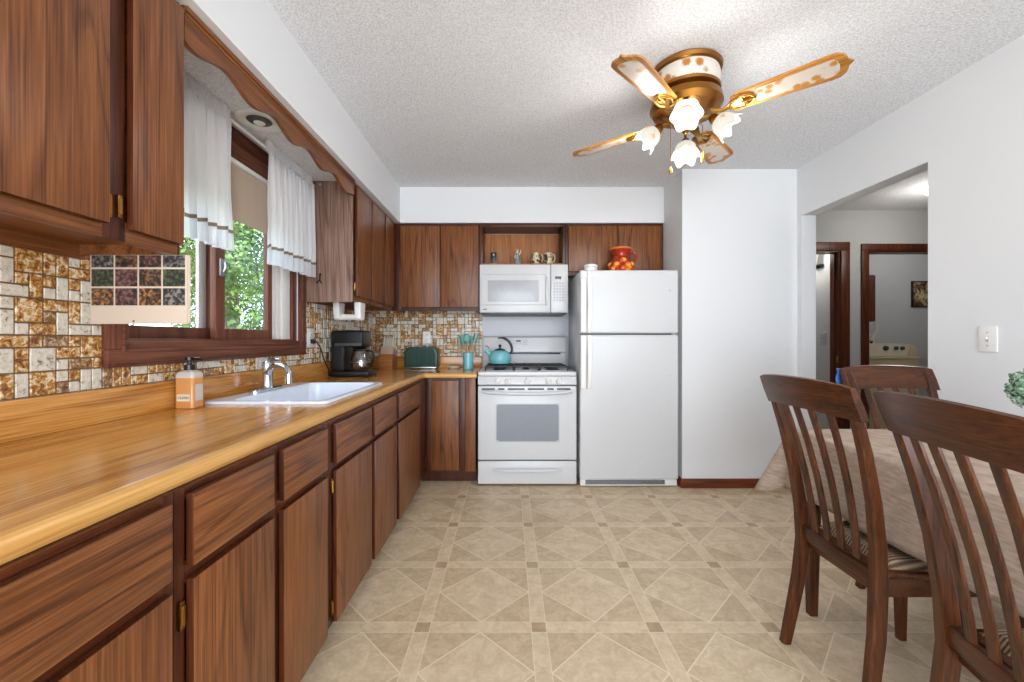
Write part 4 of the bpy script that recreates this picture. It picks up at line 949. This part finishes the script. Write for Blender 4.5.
# ------------------------------------------------------------------ curtains
RX, RZ = -1.215, 2.092
rod = thing('curtain_rod', 'thin white curtain rod across the top of the window', 'curtain rod', (RX, 1.93, RZ))
MB().tube([(RX, 1.245, RZ), (RX, 2.612, RZ)], 0.007, 10).build('rod', WHITE_PL, rod)
MB().ball((RX+0.035, 2.612, RZ+0.012), 0.012).ball((RX, 2.608, RZ), 0.011).build('end_knob', STEEL, rod)
def curtain(y0, y1, zb, label, ph, folds=9, skew=0.0):
    t = thing('cafe_curtain', label, 'curtain', (RX, (y0+y1)/2, zb), 0, 'white curtains at the window')
    nu, nv = 120, 40; zt = RZ+0.03
    def P(i, j):
        u = i/nu; v = j/nv; z = zt+(zb-zt)*v
        amp = 0.006+0.013*v; w = math.sin(2*PI*folds*u+ph+0.6*math.sin(3*u+4*v))
        w += 0.35*math.sin(2*PI*folds*2.3*u+1.7*ph)
        x = RX+0.02+amp*w; 
        if v < 0.09: x = RX+0.010+0.010*math.sin(2*PI*folds*3*u+ph)
        y = y0+(y1-y0)*u + 0.010*v*math.cos(2*PI*folds*u+ph)+skew*v
        zz = z+0.003*v*math.sin(2*PI*folds*0.5*u+ph)
        return (x, y, zz)
    body = MB().grid(P, nu, nv, lambda i, j: 1 if j == 34 else (2 if j >= 35 else 0)).build('curtain_cloth', [CURT, STRIPE, SHEER], t)
    def Q(i, j):
        u = i/nu; v = j/4
        return (RX+0.012+0.012*v*math.sin(2*PI*folds*2.6*u+ph), y0+(y1-y0)*u, RZ+0.004+0.034*v+0.006*v*math.sin(2*PI*folds*1.9*u))
    MB().grid(Q, nu, 4).build('ruffled_header', CURT, t)
    return t
curtain(1.26, 1.80, 1.515, 'white ruffled curtain with taupe stripe at the left half of the window', 0.4)
curtain(2.075, 2.545, 1.515, 'white ruffled curtain with taupe stripe at the right of the window', 1.9)

# ------------------------------------------------------------------ photo calendar on the near cabinet end
cl = thing('wall_calendar', 'wall calendar showing a grid of small photos hanging below the near cabinet', 'calendar', (-1.10, 1.222, 1.18))
PAPER = plain('calendar_paper', S(198, 180, 162), 0.6, nz=0.01)
m = MB(); m.box(-1.222, -0.940, 1.220, 1.2225, 1.178, 1.379, 0.0005).box(-1.220, -0.937, 1.2228, 1.2245, 1.180, 1.379).box(-1.217, -0.934, 1.2248, 1.226, 1.182, 1.379)
m.build('pages', PAPER, cl)
rnd = random.Random(12)
def photo_mat(i, a, b):
    n = NT('calendar_photo_%d' % i); f = n.noise(n.mapv((1, 1, 1), loc=(i*3.7, i*1.3, i)), 95, 3, 0.6, 0.2)
    return n.fin(n.ramp(f, [(0.38, S(24, 22, 24)), (0.5, a), (0.62, b)]), 0.5)
PH = [photo_mat(0, S(60, 44, 34), S(130, 92, 60)), photo_mat(1, S(44, 50, 38), S(84, 94, 62)), photo_mat(2, S(70, 46, 44), S(126, 84, 78)), photo_mat(3, S(56, 54, 54), S(128, 122, 116)), photo_mat(4, S(80, 52, 30), S(160, 112, 66))]
order = [3, 0, 2, 3, 1, 2, 0, 1, 4, 2, 4, 3, 1, 0, 3, 2]
for r in range(3):
    for c in range(4):
        xa = -1.218+0.0695*c; za = 1.232+r*0.0555
        if c == 3: xa -= 0.000
        MB().box(xa, xa+0.064, 1.2192, 1.2202, za, min(za+0.050, 1.378)).build('photo', PH[order[(11-(r*4+(3-c))) % 16]], cl)
MB().tube([(-1.095, 1.2185, 1.186), (-1.095, 1.2203, 1.186)], 0.003, 10).build('punched_hole', DGREY, cl)

# ------------------------------------------------------------------ ceiling fan with lights
FXc, FYc, BZ = 0.858, 2.03, 2.203
fan = thing('ceiling_fan', 'wood and brass ceiling fan with four lit glass shades', 'ceiling fan', (FXc, FYc, CZ))
c0 = (FXc, FYc, 0)
MB().lathe([(0, CZ), (0.158, CZ), (0.164, CZ-0.008), (0.160, CZ-0.024), (0.152, CZ-0.030)], c0, 56).build('ceiling_ring', OLDBRASS, fan)
MB().lathe([(0.148, CZ-0.028), (0.153, CZ-0.045), (0.152, CZ-0.090), (0.146, CZ-0.106)], c0, 56).build('ceramic_band', CERAM, fan)
MB().lathe([(0.146, CZ-0.104), (0.156, CZ-0.112), (0.154, CZ-0.124), (0.135, CZ-0.134), (0.160, CZ-0.150), (0.166, CZ-0.182), (0.150, CZ-0.208), (0.10, CZ-0.220), (0.06, CZ-0.224), (0, CZ-0.224)], c0, 56).build('motor_housing', OLDBRASS, fan)
m = MB()
for k in range(12):
    a = 2*PI*k/12; m.box(-0.012, 0.012, 0.10, 0.128, -0.006, 0.0, 0.002, M=Matrix.Translation((FXc, FYc, CZ-0.206)) @ Matrix.Rotation(a, 4, 'Z'))
m.build('vent_bosses', BRASS, fan)
for bi, deg in enumerate((-43, 48, 140, 226)):
    a = math.radians(deg)
    R = Matrix.Translation((FXc, FYc, BZ)) @ Matrix.Rotation(a, 4, 'Z') @ Matrix.Rotation(-math.radians(11.5), 4, 'X')
    # local: x radial, y to the +90 side (tilts down)
    prof = []
    r0, r1, w0, w1 = 0.205, 0.627, 0.054, 0.071
    top = [(r0, 0.036), (r0+0.03, w0), (r1-0.065, w1), (r1-0.040, w1-0.004), (r1-0.022, 0.052), (r1-0.014, 0.036), (r1-0.010, 0.018), (r1+0.006, 0.0)]
    outline = top+[(x, -y) for x, y in top[-2::-1]]
    bl = thing('x', 'x', 'x'); bpy.data.objects.remove(bl)
    b_ = MB().poly(outline, 'z', -0.004, 0.004, b=0.0015); b_o = b_.build('fan_blade', BLADE, None, smooth=True)
    b_o.parent = fan; b_o.matrix_local = Matrix.Translation((0, 0, BZ-CZ)) @ Matrix.Rotation(a, 4, 'Z') @ Matrix.Rotation(-math.radians(11.5), 4, 'X')
    inl = [(r0+0.092, 0.020), (r0+0.095, 0.034), (r0+0.11, 0.040), (r1-0.075, 0.048), (r1-0.052, 0.044), (r1-0.040, 0.028), (r1-0.037, 0)]
    inl = inl+[(x, -y) for x, y in inl[-2::-1]]
    o = MB().poly(inl, 'z', -0.0052, -0.0038).build('floral_inlay', INLAY, None); o.parent = b_o
    # bracket
    m = MB(); m.bar([(0.12, 0, -0.004), (0.17, 0, -0.020), (0.21, 0, -0.012), (0.25, 0, -0.008)], (0, 1, 0), [0.045, 0.022, 0.03, 0.06], 0.008)
    for s in (-1, 1):
        m.tube([(0.19, 0.006*s, -0.014), (0.215, 0.034*s, -0.016), (0.25, 0.040*s, -0.010), (0.285, 0.022*s, -0.008), (0.30, 0.0, -0.008)], 0.0055, 8)
    m.tube([(0.24, 0, -0.01), (0.30, 0, -0.01)], 0.006, 8)
    for q in ((0.262, 0.024), (0.262, -0.024), (0.295, 0)): m.ball((q[0], q[1], -0.009), 0.006, seg=8)
    o = m.build('blade_bracket', BRASS, None); o.parent = b_o
# light kit
ZK = CZ-0.222
MB().lathe([(0.05, ZK), (0.062, ZK-0.012), (0.066, ZK-0.035), (0.050, ZK-0.055), (0.022, ZK-0.066), (0.010, ZK-0.085), (0, ZK-0.09)], c0, 36).build('light_kit_hub', BRASS, fan)
for k, deg in enumerate((-22, 68, 158, 248)):
    a = math.radians(deg); d = Vector((math.cos(a), math.sin(a), 0))
    base = Vector((FXc, FYc, ZK-0.035))
    tilt = math.radians(52) if k != 1 else math.radians(-22)
    ax = (d*math.sin(tilt)+Vector((0, 0, -math.cos(tilt)))).normalized()
    p1 = base+d*0.105+Vector((0, 0, 0.012 if k != 1 else -0.030))
    ar = MB().tube([base+d*0.05, base+d*0.075+Vector((0,0,0.016)), base+d*0.10+Vector((0,0,0.016 if k != 1 else 0.0)), p1+ax*0.012], 0.006, 10)
    M = ax.to_track_quat('Z', 'Y').to_matrix().to_4x4()
    ar.lathe([(0, 0), (0.012, 0.002), (0.020, 0.012), (0.026, 0.034), (0.024, 0.038), (0, 0.036)], p1, 24, M=M)
    ar = ar.build('lamp_arm', BRASS, fan)
    def wob(r, zz, an):
        f = max(0, (zz-0.065)/0.045)
        return r*(1+0.07*f*math.cos(6*an)), zz+0.012*f*math.cos(6*an)
    sh_ = MB().lathe([(0.024, 0.034), (0.034, 0.040), (0.048, 0.058), (0.052, 0.078), (0.055, 0.095), (0.066, 0.112), (0.064, 0.113), (0.052, 0.096), (0.049, 0.078), (0.045, 0.060), (0.031, 0.043)], p1, 42, M=M, wob=wob).build('glass_shade', BULB, fan, angle=60)
    MB().ball(p1+ax*0.070, 0.026).build('bulb', BULB_C, fan)
    L_ = lamp('lamp_light', 'POINT', p1+ax*0.145, 4.6, (1, 0.965, 0.92), size=0.05)
# pull chains
m = MB(); cxp, cyp = FXc-0.085, FYc-0.03
m.tube([(cxp+0.04, cyp+0.01, ZK-0.03), (cxp, cyp, ZK-0.06), (cxp, cyp, 1.955)], 0.0018, 6); m.lathe([(0, 0), (0.006, 0.002), (0.009, 0.012), (0.004, 0.032), (0, 0.034)], (cxp, cyp, 1.925), 12); m.build('pull_chain', BRASS, fan)
m = MB(); cxp, cyp = FXc+0.068, FYc-0.03
m.tube([(cxp-0.03, cyp+0.01, ZK-0.03), (cxp, cyp, ZK-0.06), (cxp, cyp, 2.03)], 0.0018, 6); m.lathe([(0, 0), (0.005, 0.002), (0.007, 0.01), (0.005, 0.05), (0, 0.052)], (cxp, cyp, 1.98), 12); m.build('pull_chain', BRASS, fan)

# ------------------------------------------------------------------ table, cloth, chairs
TX0, TX1, TY0, TY1, TZ = 1.20, 2.16, 0.15, 1.775, 0.752
tb = thing('dining_table', 'rectangular dining table under a beige cloth by the right wall', 'table', ((TX0+TX1)/2, (TY0+TY1)/2, 0))
MB().box(TX0+0.004, TX1, TY0+0.004, TY1-0.004, TZ-0.028, TZ-0.003, 0.004).build('tabletop', CHAIRH, tb)
MB().box(TX0+0.07, TX1-0.07, TY0+0.07, TY0+0.09, TZ-0.11, TZ-0.029).box(TX0+0.07, TX1-0.07, TY1-0.09, TY1-0.07, TZ-0.11, TZ-0.029).box(TX0+0.07, TX0+0.09, TY0+0.09, TY1-0.09, TZ-0.11, TZ-0.029).box(TX1-0.09, TX1-0.07, TY0+0.09, TY1-0.09, TZ-0.11, TZ-0.029).build('apron', CHAIRH, tb)
for a in (TX0+0.05, TX1-0.05):
    for b in (TY0+0.05, TY1-0.05):
        MB().bar([(a, b, TZ-0.029), (a, b, 0.4), (a, b, 0)], (1,0,0), [0.050, 0.046, 0.032], [0.050, 0.046, 0.032]).build('leg', CHAIRW, tb)
# tablecloth
def cloth_ring(off, z, r, n=10, foldamp=0.0, corner=0.0, drop=0.0):
    pts = []; per = 0
    segs = []
    X0_, X1_, Y0_, Y1_ = TX0, TX1, TY0, TY1
    N = 60
    corners = [((X0_, Y0_), (X1_, Y0_), (0,-1)), ((X1_, Y0_), (X1_, Y1_), (1,0)), ((X1_, Y1_), (X0_, Y1_), (0,1)), ((X0_, Y1_), (X0_, Y0_), (-1,0))]
    for ci, (p, q, nn) in enumerate(corners):
        nx = corners[(ci+1) % 4][2]
        for k in range(N):
            t_ = k/N; x = p[0]+(q[0]-p[0])*t_; y = p[1]+(q[1]-p[1])*t_
            L_ = math.hypot(q[0]-p[0], q[1]-p[1]); s_ = t_*L_
            o = off+foldamp*math.sin(s_*19+ci*2.1)+foldamp*0.5*math.sin(s_*43+ci)
            pts.append((x+nn[0]*o, y+nn[1]*o, z, min(s_, L_-s_)))
        for k in range(n+1):
            a0 = math.atan2(nn[1], nn[0]); a = a0+PI/2*k/n
            w = math.sin(PI*k/n); rr_ = (off+0.002)*(1-0)+corner*w
            pts.append((q[0]+math.cos(a)*rr_, q[1]+math.sin(a)*rr_, z-drop*w, 0))
    out = []
    for x, y, zz, s_ in pts:
        x = min(x, 2.198); out.append((x, y, zz))
    return out
m = MB(); rings = []
zt = TZ+0.002
rings.append([(1.68+(p[0]-1.68)*0.02, 0.96+(p[1]-0.96)*0.02, zt) for p in cloth_ring(0, zt, 0)])
rings.append([(1.68+(p[0]-1.68)*0.5, 0.96+(p[1]-0.96)*0.5, zt) for p in cloth_ring(0, zt, 0)])
rings.append([(1.68+(p[0]-1.68)*0.97, 0.96+(p[1]-0.96)*0.97, zt) for p in cloth_ring(0, zt, 0)])
rings.append(cloth_ring(0.001, zt-0.001, 0)); rings.append(cloth_ring(0.006, zt-0.008, 0))
for k in range(1, 13):
    v = k/12; rings.append(cloth_ring(0.008+0.022*v, zt-0.008-0.245*v, 0, foldamp=0.010*v, corner=0.11*v, drop=0.035*v))
loops(m, rings[::-1], close=True)
tc = m.build('tablecloth', LINEN, None, angle=80); tag(tc, 'beige linen tablecloth draped over the dining table', 'tablecloth')
sm = tc.modifiers.new('thick', 'SOLIDIFY'); sm.thickness = 0.002; sm.offset = 1

def make_chair(label, loc, rot):
    t = thing('dining_chair', label, 'chair', (0, 0, 0), 0, 'dining chairs around the table')
    # rear posts: curved and splayed
    path = [(-0.250, 0), (-0.230, 0.12), (-0.208, 0.26), (-0.197, 0.40), (-0.203, 0.52), (-0.222, 0.66), (-0.252, 0.80), (-0.286, 0.92), (-0.312, 0.985)]
    def px(z):
        for (a, za), (b, zb) in zip(path, path[1:]):
            if za <= z <= zb: return a+(b-a)*(z-za)/(zb-za)
        return path[-1][0]
    for s in (-1, 1):
        yy = lambda z: s*(0.157+0.030*max(0, (z-0.4)/0.6)+0.020*max(0, (0.4-z)/0.4))
        MB().bar([(x, yy(z), z) for x, z in path], (0, 1, 0), [0.028, 0.030, 0.032, 0.033, 0.033, 0.033, 0.032, 0.030, 0.028], [0.034, 0.038, 0.042, 0.044, 0.038, 0.033, 0.030, 0.026, 0.022], b=0.005).build('rear_leg', CHAIRW, t)
        MB().bar([(0.195, s*0.195, 0.415), (0.198, s*0.195, 0.2), (0.20, s*0.195, 0)], (0, 1, 0), [0.038, 0.034, 0.027], [0.038, 0.034, 0.027], b=0.004).build('front_leg', CHAIRW, t)
    # crest rail (curved): grid of sections
    t_ = bmesh.new(); N = 16; R_ = []
    for i in range(N+1):
        u = -1+2*i/N; y = u*0.212; bow = -0.026*(1-u*u)
        zt_ = 1.000+0.012*(1-u*u)+(-0.004 if abs(u) > 0.98 else 0); zb_ = 0.898+0.008*(1-u*u)
        xt, xb = px(zt_)-0.004+bow, px(zb_)+bow
        th = 0.011
        R_.append([t_.verts.new(p) for p in ((xb-th, y, zb_), (xb+th, y, zb_), ((xt+xb)/2+th*1.1, y, (zt_+zb_)/2), (xt+th*0.8, y, zt_-0.003), (xt, y, zt_), (xt-th*0.8, y, zt_-0.003), ((xt+xb)/2-th*1.1, y, (zt_+zb_)/2))])
    for i in range(N):
        for k in range(7): t_.faces.new((R_[i][k], R_[i][(k+1) % 7], R_[i+1][(k+1) % 7], R_[i+1][k]))
    t_.faces.new(R_[0][::-1]); t_.faces.new(R_[-1]); bmesh.ops.recalc_face_normals(t_, faces=t_.faces)
    m = MB(); m._add(t_); m.build('crest_rail', CHAIRH, t)
    # lower back rail
    MB().box(-0.210, -0.188, -0.142, 0.142, 0.405, 0.455, 0.004).build('lower_back_rail', CHAIRH, t)
    # four curved slats
    for k in range(4):
        u = -0.6+0.4*k; pts = []
        for j in range(9):
            z_ = 0.448+(0.908-0.448)*j/8; pts.append((px(z_)-0.002-0.024*(1-u*u)*(j/8), u*0.146*(1+0.20*j/8), z_))
        MB().bar(pts, (0, 1, 0), 0.026, 0.011, b=0.003).build('slat', CHAIRW, t)
    # seat frame and stretchers
    MB().box(-0.172, 0.214, -0.156, -0.134, 0.372, 0.428, 0.003).box(-0.172, 0.214, 0.134, 0.156, 0.372, 0.428, 0.003).box(0.190, 0.215, -0.178, 0.178, 0.372, 0.428, 0.003).box(-0.19, -0.172, -0.142, 0.142, 0.372, 0.428, 0.003).build('seat_frame', CHAIRH, t)
    MB().poly([(-0.175, -0.155), (0.225, -0.205), (0.232, -0.195), (0.232, 0.195), (0.225, 0.205), (-0.175, 0.155)], 'z', 0.429, 0.447, b=0.005).build('seat', CHAIRH, t)
    # woven pad
    def pad(i, j):
        u = -1+2*i/24; v = -1+2*j/24
        e_ = (1-abs(u)**8)*(1-abs(v)**8); return (0.022+u*0.175, v*(0.142+0.04*(u+1)/2), 0.4475+0.030*e_**0.35 if e_ > 0 else 0.4475)
    MB().grid(pad, 24, 24).build('seat_pad', RATTAN, t)
    t.location = loc; t.rotation_euler = (0, 0, rot)
    return t
ch = make_chair('dark wooden slat-back chair in the middle, facing the long side of the table', (1.284, 1.388, 0), 0)
dup(ch, (1.214, 0.806, 0), math.radians(-13), 'dark wooden slat-back chair nearest the viewer at the right edge')
dup(ch, (1.785, 1.665, 0), math.radians(-90), 'dark wooden slat-back chair at the far end of the table near the opening')
# blue cloth hung behind the far chair
BLUE = plain('blue_cloth', S(70, 120, 190), 0.8)
m = MB()
def bc(i, j): return (1.572+0.028*i/8+0.004*math.sin(j), 2.008+0.003*math.sin(i*2.0), 0.995-0.085*j/8)
m.grid(bc, 8, 8); o = m.build('blue_cloth', BLUE); tag(o, 'small blue cloth hanging at the left corner of the far chair', 'cloth')
s_ = o.modifiers.new('t', 'SOLIDIFY'); s_.thickness = 0.003

# topiary ball on the table
LEAFG = NT('dusty_green_leaves'); f = LEAFG.noise(LEAFG.mapv(), 40, 3, 0.6)
LEAFG = LEAFG.fin(LEAFG.ramp(f, [(0.35, S(60, 100, 72)), (0.5, S(120, 160, 130)), (0.66, S(176, 206, 176))]), 0.7)
pxx, pyy, pzz = 1.775, 1.40, 0.965
tp = thing('topiary_plant', 'round pale green topiary ball at the right edge above the table', 'plant', (pxx, pyy, TZ+0.003))
m = MB(); rnd = random.Random(3); t_ = bmesh.new()
for k in range(900):
    zz = 1-2*(k+.5)/900; ph_ = k*2.39996; r_ = math.sqrt(1-zz*zz); d = Vector((r_*math.cos(ph_), r_*math.sin(ph_), zz)); rad = 0.066+rnd.uniform(-0.010, 0.008)
    c = Vector((pxx, pyy, pzz))+d*rad; u = d.orthogonal().normalized(); u.rotate(Matrix.Rotation(rnd.uniform(0, 2*PI), 3, d)); w = d.cross(u); u2 = (u+d*rnd.uniform(0.2, 1.0)).normalized(); sz = rnd.uniform(0.007, 0.012)
    a = t_.verts.new(c-u2*sz*0.2); b = t_.verts.new(c+u2*sz*0.5+w*sz*0.5); e_ = t_.verts.new(c+u2*sz*1.3); g_ = t_.verts.new(c+u2*sz*0.5-w*sz*0.5); t_.faces.new((a, b, e_, g_))
m._add(t_); m.ball((pxx, pyy, pzz), 0.058); m.build('foliage', LEAFG, tp, smooth=False)
MB().tube([(pxx, pyy, TZ+0.07), (pxx, pyy, pzz-0.05)], 0.005, 8).build('stem', HAND, tp)
MB().lathe([(0, 0.0), (0.032, 0.0), (0.042, 0.06), (0.045, 0.078), (0.040, 0.078), (0.036, 0.06), (0, 0.06)], (pxx, pyy, TZ+0.003), 24).build('pot', OFFW, tp)

# ------------------------------------------------------------------ hall, bathroom, laundry things
hl = thing('hall_ceiling_light', 'round glowing dome light on the hall ceiling', 'light', (3.68, 3.5, CZ))
MB().lathe([(0, 0), (0.12, 0), (0.12, -0.012), (0, -0.012)], (3.68, 3.5, CZ), 32).build('base', WHITE_PL, hl)
MB().lathe([(0.155, -0.002), (0.158, -0.02), (0.145, -0.05), (0.10, -0.08), (0.05, -0.092), (0, -0.095)], (3.68, 3.5, CZ), 32).build('glass_dome', DOME, hl)
lamp('hall_light', 'POINT', (3.68, 3.5, CZ-0.25), 9, (1, 0.96, 0.9), size=0.12)
sc_ = thing('wall_sconce', 'glowing glass vanity light beyond the left doorway in the hall', 'light', (3.45, 4.66, 1.95))
MB().box(3.43, 3.449, 4.58, 4.76, 1.93, 1.97, 0.004).tube([(3.44, 4.66, 1.95), (3.40, 4.66, 1.945), (3.385, 4.66, 1.96)], 0.008, 8).build('bracket', BLACK, sc_)
MB().lathe([(0.03, 0.0), (0.04, 0.02), (0.05, 0.09), (0.055, 0.13), (0.052, 0.13), (0.035, 0.02), (0, 0.002)], (3.385, 4.66, 1.965), 24).build('glass_shade', BULB, sc_)
lamp('bathroom_light', 'POINT', (3.2, 4.7, 2.1), 9, (1, 0.95, 0.88), size=0.06)
lamp('laundry_fill', 'POINT', (4.9, 4.75, 2.3), 7, (1, 0.97, 0.93), size=0.1)  # added fill to lift the dark laundry, no fixture behind it
wc = thing('laundry_wall_cabinet', 'dark brown wall cabinet above the washer in the laundry room', 'cabinet', (4.23, 5.35, 1.36))
MB().box(3.9, 4.566, 5.22, 5.498, 1.36, 1.945, 0.003).build('carcass', DOORW, wc)
MB().box(3.91, 4.23, 5.20, 5.219, 1.37, 1.935, 0.004).build('door', DOORW, wc); MB().box(4.236, 4.56, 5.20, 5.219, 1.37, 1.935, 0.004).build('door', DOORW, wc)
lo = thing('laundry_outlet_box', 'white laundry valve box with black taps on the grey wall', 'outlet box', (4.71, 5.49, 1.14))
MB().box(4.655, 4.80, 5.488, 5.499, 1.06, 1.21, 0.003).build('box_plate', WHITE_PL, lo)
MB().box(4.675, 4.78, 5.484, 5.489, 1.075, 1.13, 0.001).build('recess', GREY_AP, lo)
MB().ball((4.70, 5.478, 1.10), 0.014).ball((4.75, 5.478, 1.10), 0.014).build('taps', BLACK, lo)
hs = tag(MB().tube([(4.80, 5.46, 1.36), (4.80, 5.46, 1.28), (4.76, 5.46, 1.20), (4.74, 5.46, 1.12)], [0.012, 0.013, 0.02, 0.028], 10).build('dryer_hose', OFFW), 'off-white hose hanging down the laundry wall beside the cabinet', 'hose')
ws = thing('washing_machine', 'beige washing machine seen through the hall doorway', 'washing machine', (4.60, 5.2, 0))
MB().box(4.27, 4.925, 5.02, 5.42, 0.02, 0.905, 0.012).box(4.30, 4.34, 5.05, 5.09, 0, 0.02).box(4.86, 4.90, 5.05, 5.09, 0, 0.02).box(4.30, 4.34, 5.36, 5.40, 0, 0.02).box(4.86, 4.90, 5.36, 5.40, 0, 0.02).build('body', BEIGE, ws)
MB().box(4.262, 4.932, 5.0, 5.43, 0.905, 0.928, 0.006).build('top_panel', BEIGE, ws)
co = MB().poly([(4.27, 0.929), (4.93, 0.929), (4.93, 1.03), (4.905, 1.062), (4.86, 1.078), (4.70, 1.086), (4.45, 1.086), (4.27, 1.072)], 'y', 5.05, 5.20, b=0.006).build('console', BEIGE, ws)
cf = MB().poly([(4.275, 0.938), (4.80, 0.938), (4.83, 1.058), (4.70, 1.072), (4.45, 1.072), (4.275, 1.060)], 'y', 5.042, 5.051).build('console_face', BEIGE_L, co)
for a in (4.54, 4.665, 4.74):
    r_ = 0.030 if a < 4.6 else 0.024
    MB().lathe([(0, 0), (r_, 0), (r_*0.85, 0.02), (0, 0.022)], (a, 5.042, 1.032), 20, M=Matrix.Rotation(PI/2, 4, 'X')).build('dial', DGREY, co)
MB().box(4.335, 4.34, 5.016, 5.021, 0.05, 0.89).build('front_seam', OFFW, ws)
pc = thing('framed_picture', 'small dark framed picture on the laundry room wall', 'picture', (5.46, 5.49, 1.74))
MB().box(5.285, 5.64, 5.475, 5.499, 1.565, 1.905, 0.004).build('frame', BLACK, pc)
PM = NT('dark_floral_picture'); f = PM.noise(PM.mapv(), 9, 4, 0.6, 1.2); PM = PM.fin(PM.ramp(f, [(0.38, S(40, 30, 26)), (0.48, S(120, 84, 50)), (0.56, S(206, 190, 150)), (0.66, S(70, 60, 44))]), 0.5)
MB().box(5.30, 5.625, 5.471, 5.476, 1.58, 1.89, 0.001).build('print', PM, pc)

# ------------------------------------------------------------------ outside: ground and trees seen through the window
GRASS = NT('grass_ground'); f = GRASS.noise(GRASS.mapv(), 3, 4); GRASS = GRASS.fin(GRASS.ramp(f, [(0.3, S(60, 84, 36)), (0.7, S(120, 140, 70))]), 0.9)
struct('ground', MB().box(-30, -1.45, -10, 30, -0.55, -0.45), GRASS)
BARK = wood('tree_bark', S(70, 56, 44), S(100, 84, 68), S(130, 112, 92), 'z', rough=0.9)
def leafmat(name, a, b, c):
    n = NT(name); f = n.noise(n.mapv(), 2.2, 3); return n.fin(n.ramp(f, [(0.35, a), (0.5, b), (0.65, c)]), 0.6)
LM = [leafmat('sunlit_leaves', S(52, 76, 26), S(88, 116, 44), S(140, 160, 78)), leafmat('mid_green_leaves', S(46, 72, 28), S(76, 104, 46), S(120, 142, 74)), leafmat('blue_green_leaves', S(56, 86, 58), S(84, 118, 84), S(126, 156, 116))]
def tree(x, y, h, r, seed, mat, label, n=9000):
    t = thing('leafy_tree', label, 'tree', (x, y, -0.45), 0, 'trees outside the window')
    rnd = random.Random(seed)
    MB().tube([(x, y, -0.45), (x+0.1, y, 1.0), (x-0.1, y+0.1, h*0.6), (x, y, h*0.85)], [0.16, 0.13, 0.09, 0.03], 10).build('trunk', BARK, t)
    blobs = []
    for k in range(26):
        a = rnd.uniform(0, 2*PI); q = rnd.random()**0.5*r*0.75; blobs.append((Vector((x+q*math.cos(a), y+q*math.sin(a), rnd.uniform(-0.1, h-0.6))), rnd.uniform(0.45, 0.8)*r*0.55))
    t_ = bmesh.new()
    for k in range(n):
        c0_, br = rnd.choice(blobs); d = Vector((rnd.gauss(0, 1), rnd.gauss(0, 1), rnd.gauss(0, 1))).normalized()
        c = c0_+d*br*rnd.uniform(0.75, 1.08); nn = (d+Vector((rnd.uniform(-.8, .8), rnd.uniform(-.8, .8), rnd.uniform(-.3, .9)))).normalized()
        u = nn.orthogonal().normalized(); u.rotate(Matrix.Rotation(rnd.uniform(0, 2*PI), 3, nn)); w = nn.cross(u); s = rnd.uniform(0.028, 0.055)
        t_.faces.new([t_.verts.new(p) for p in (c-u*s, c+w*s*0.55, c+u*s, c-w*s*0.55)])
    m = MB(); m._add(t_); m.build('foliage', mat, t, smooth=False)
tree(-5.35, 8.0, 5.6, 1.8, 1, LM[0], 'sunlit leafy tree nearest outside the window, filling the right pane', 26000)
tree(-9.6, 8.6, 5.2, 1.6, 2, LM[1], 'leafy tree outside the window at the far left, seen past the calendar', 14000)
tree(-8.9, 12.9, 7.0, 2.3, 3, LM[2], 'taller blue-green tree further back outside, behind the left pane', 20000)
tree(-14.6, 13.5, 7.0, 2.1, 4, LM[2], 'taller blue-green tree furthest left outside the window', 5000)
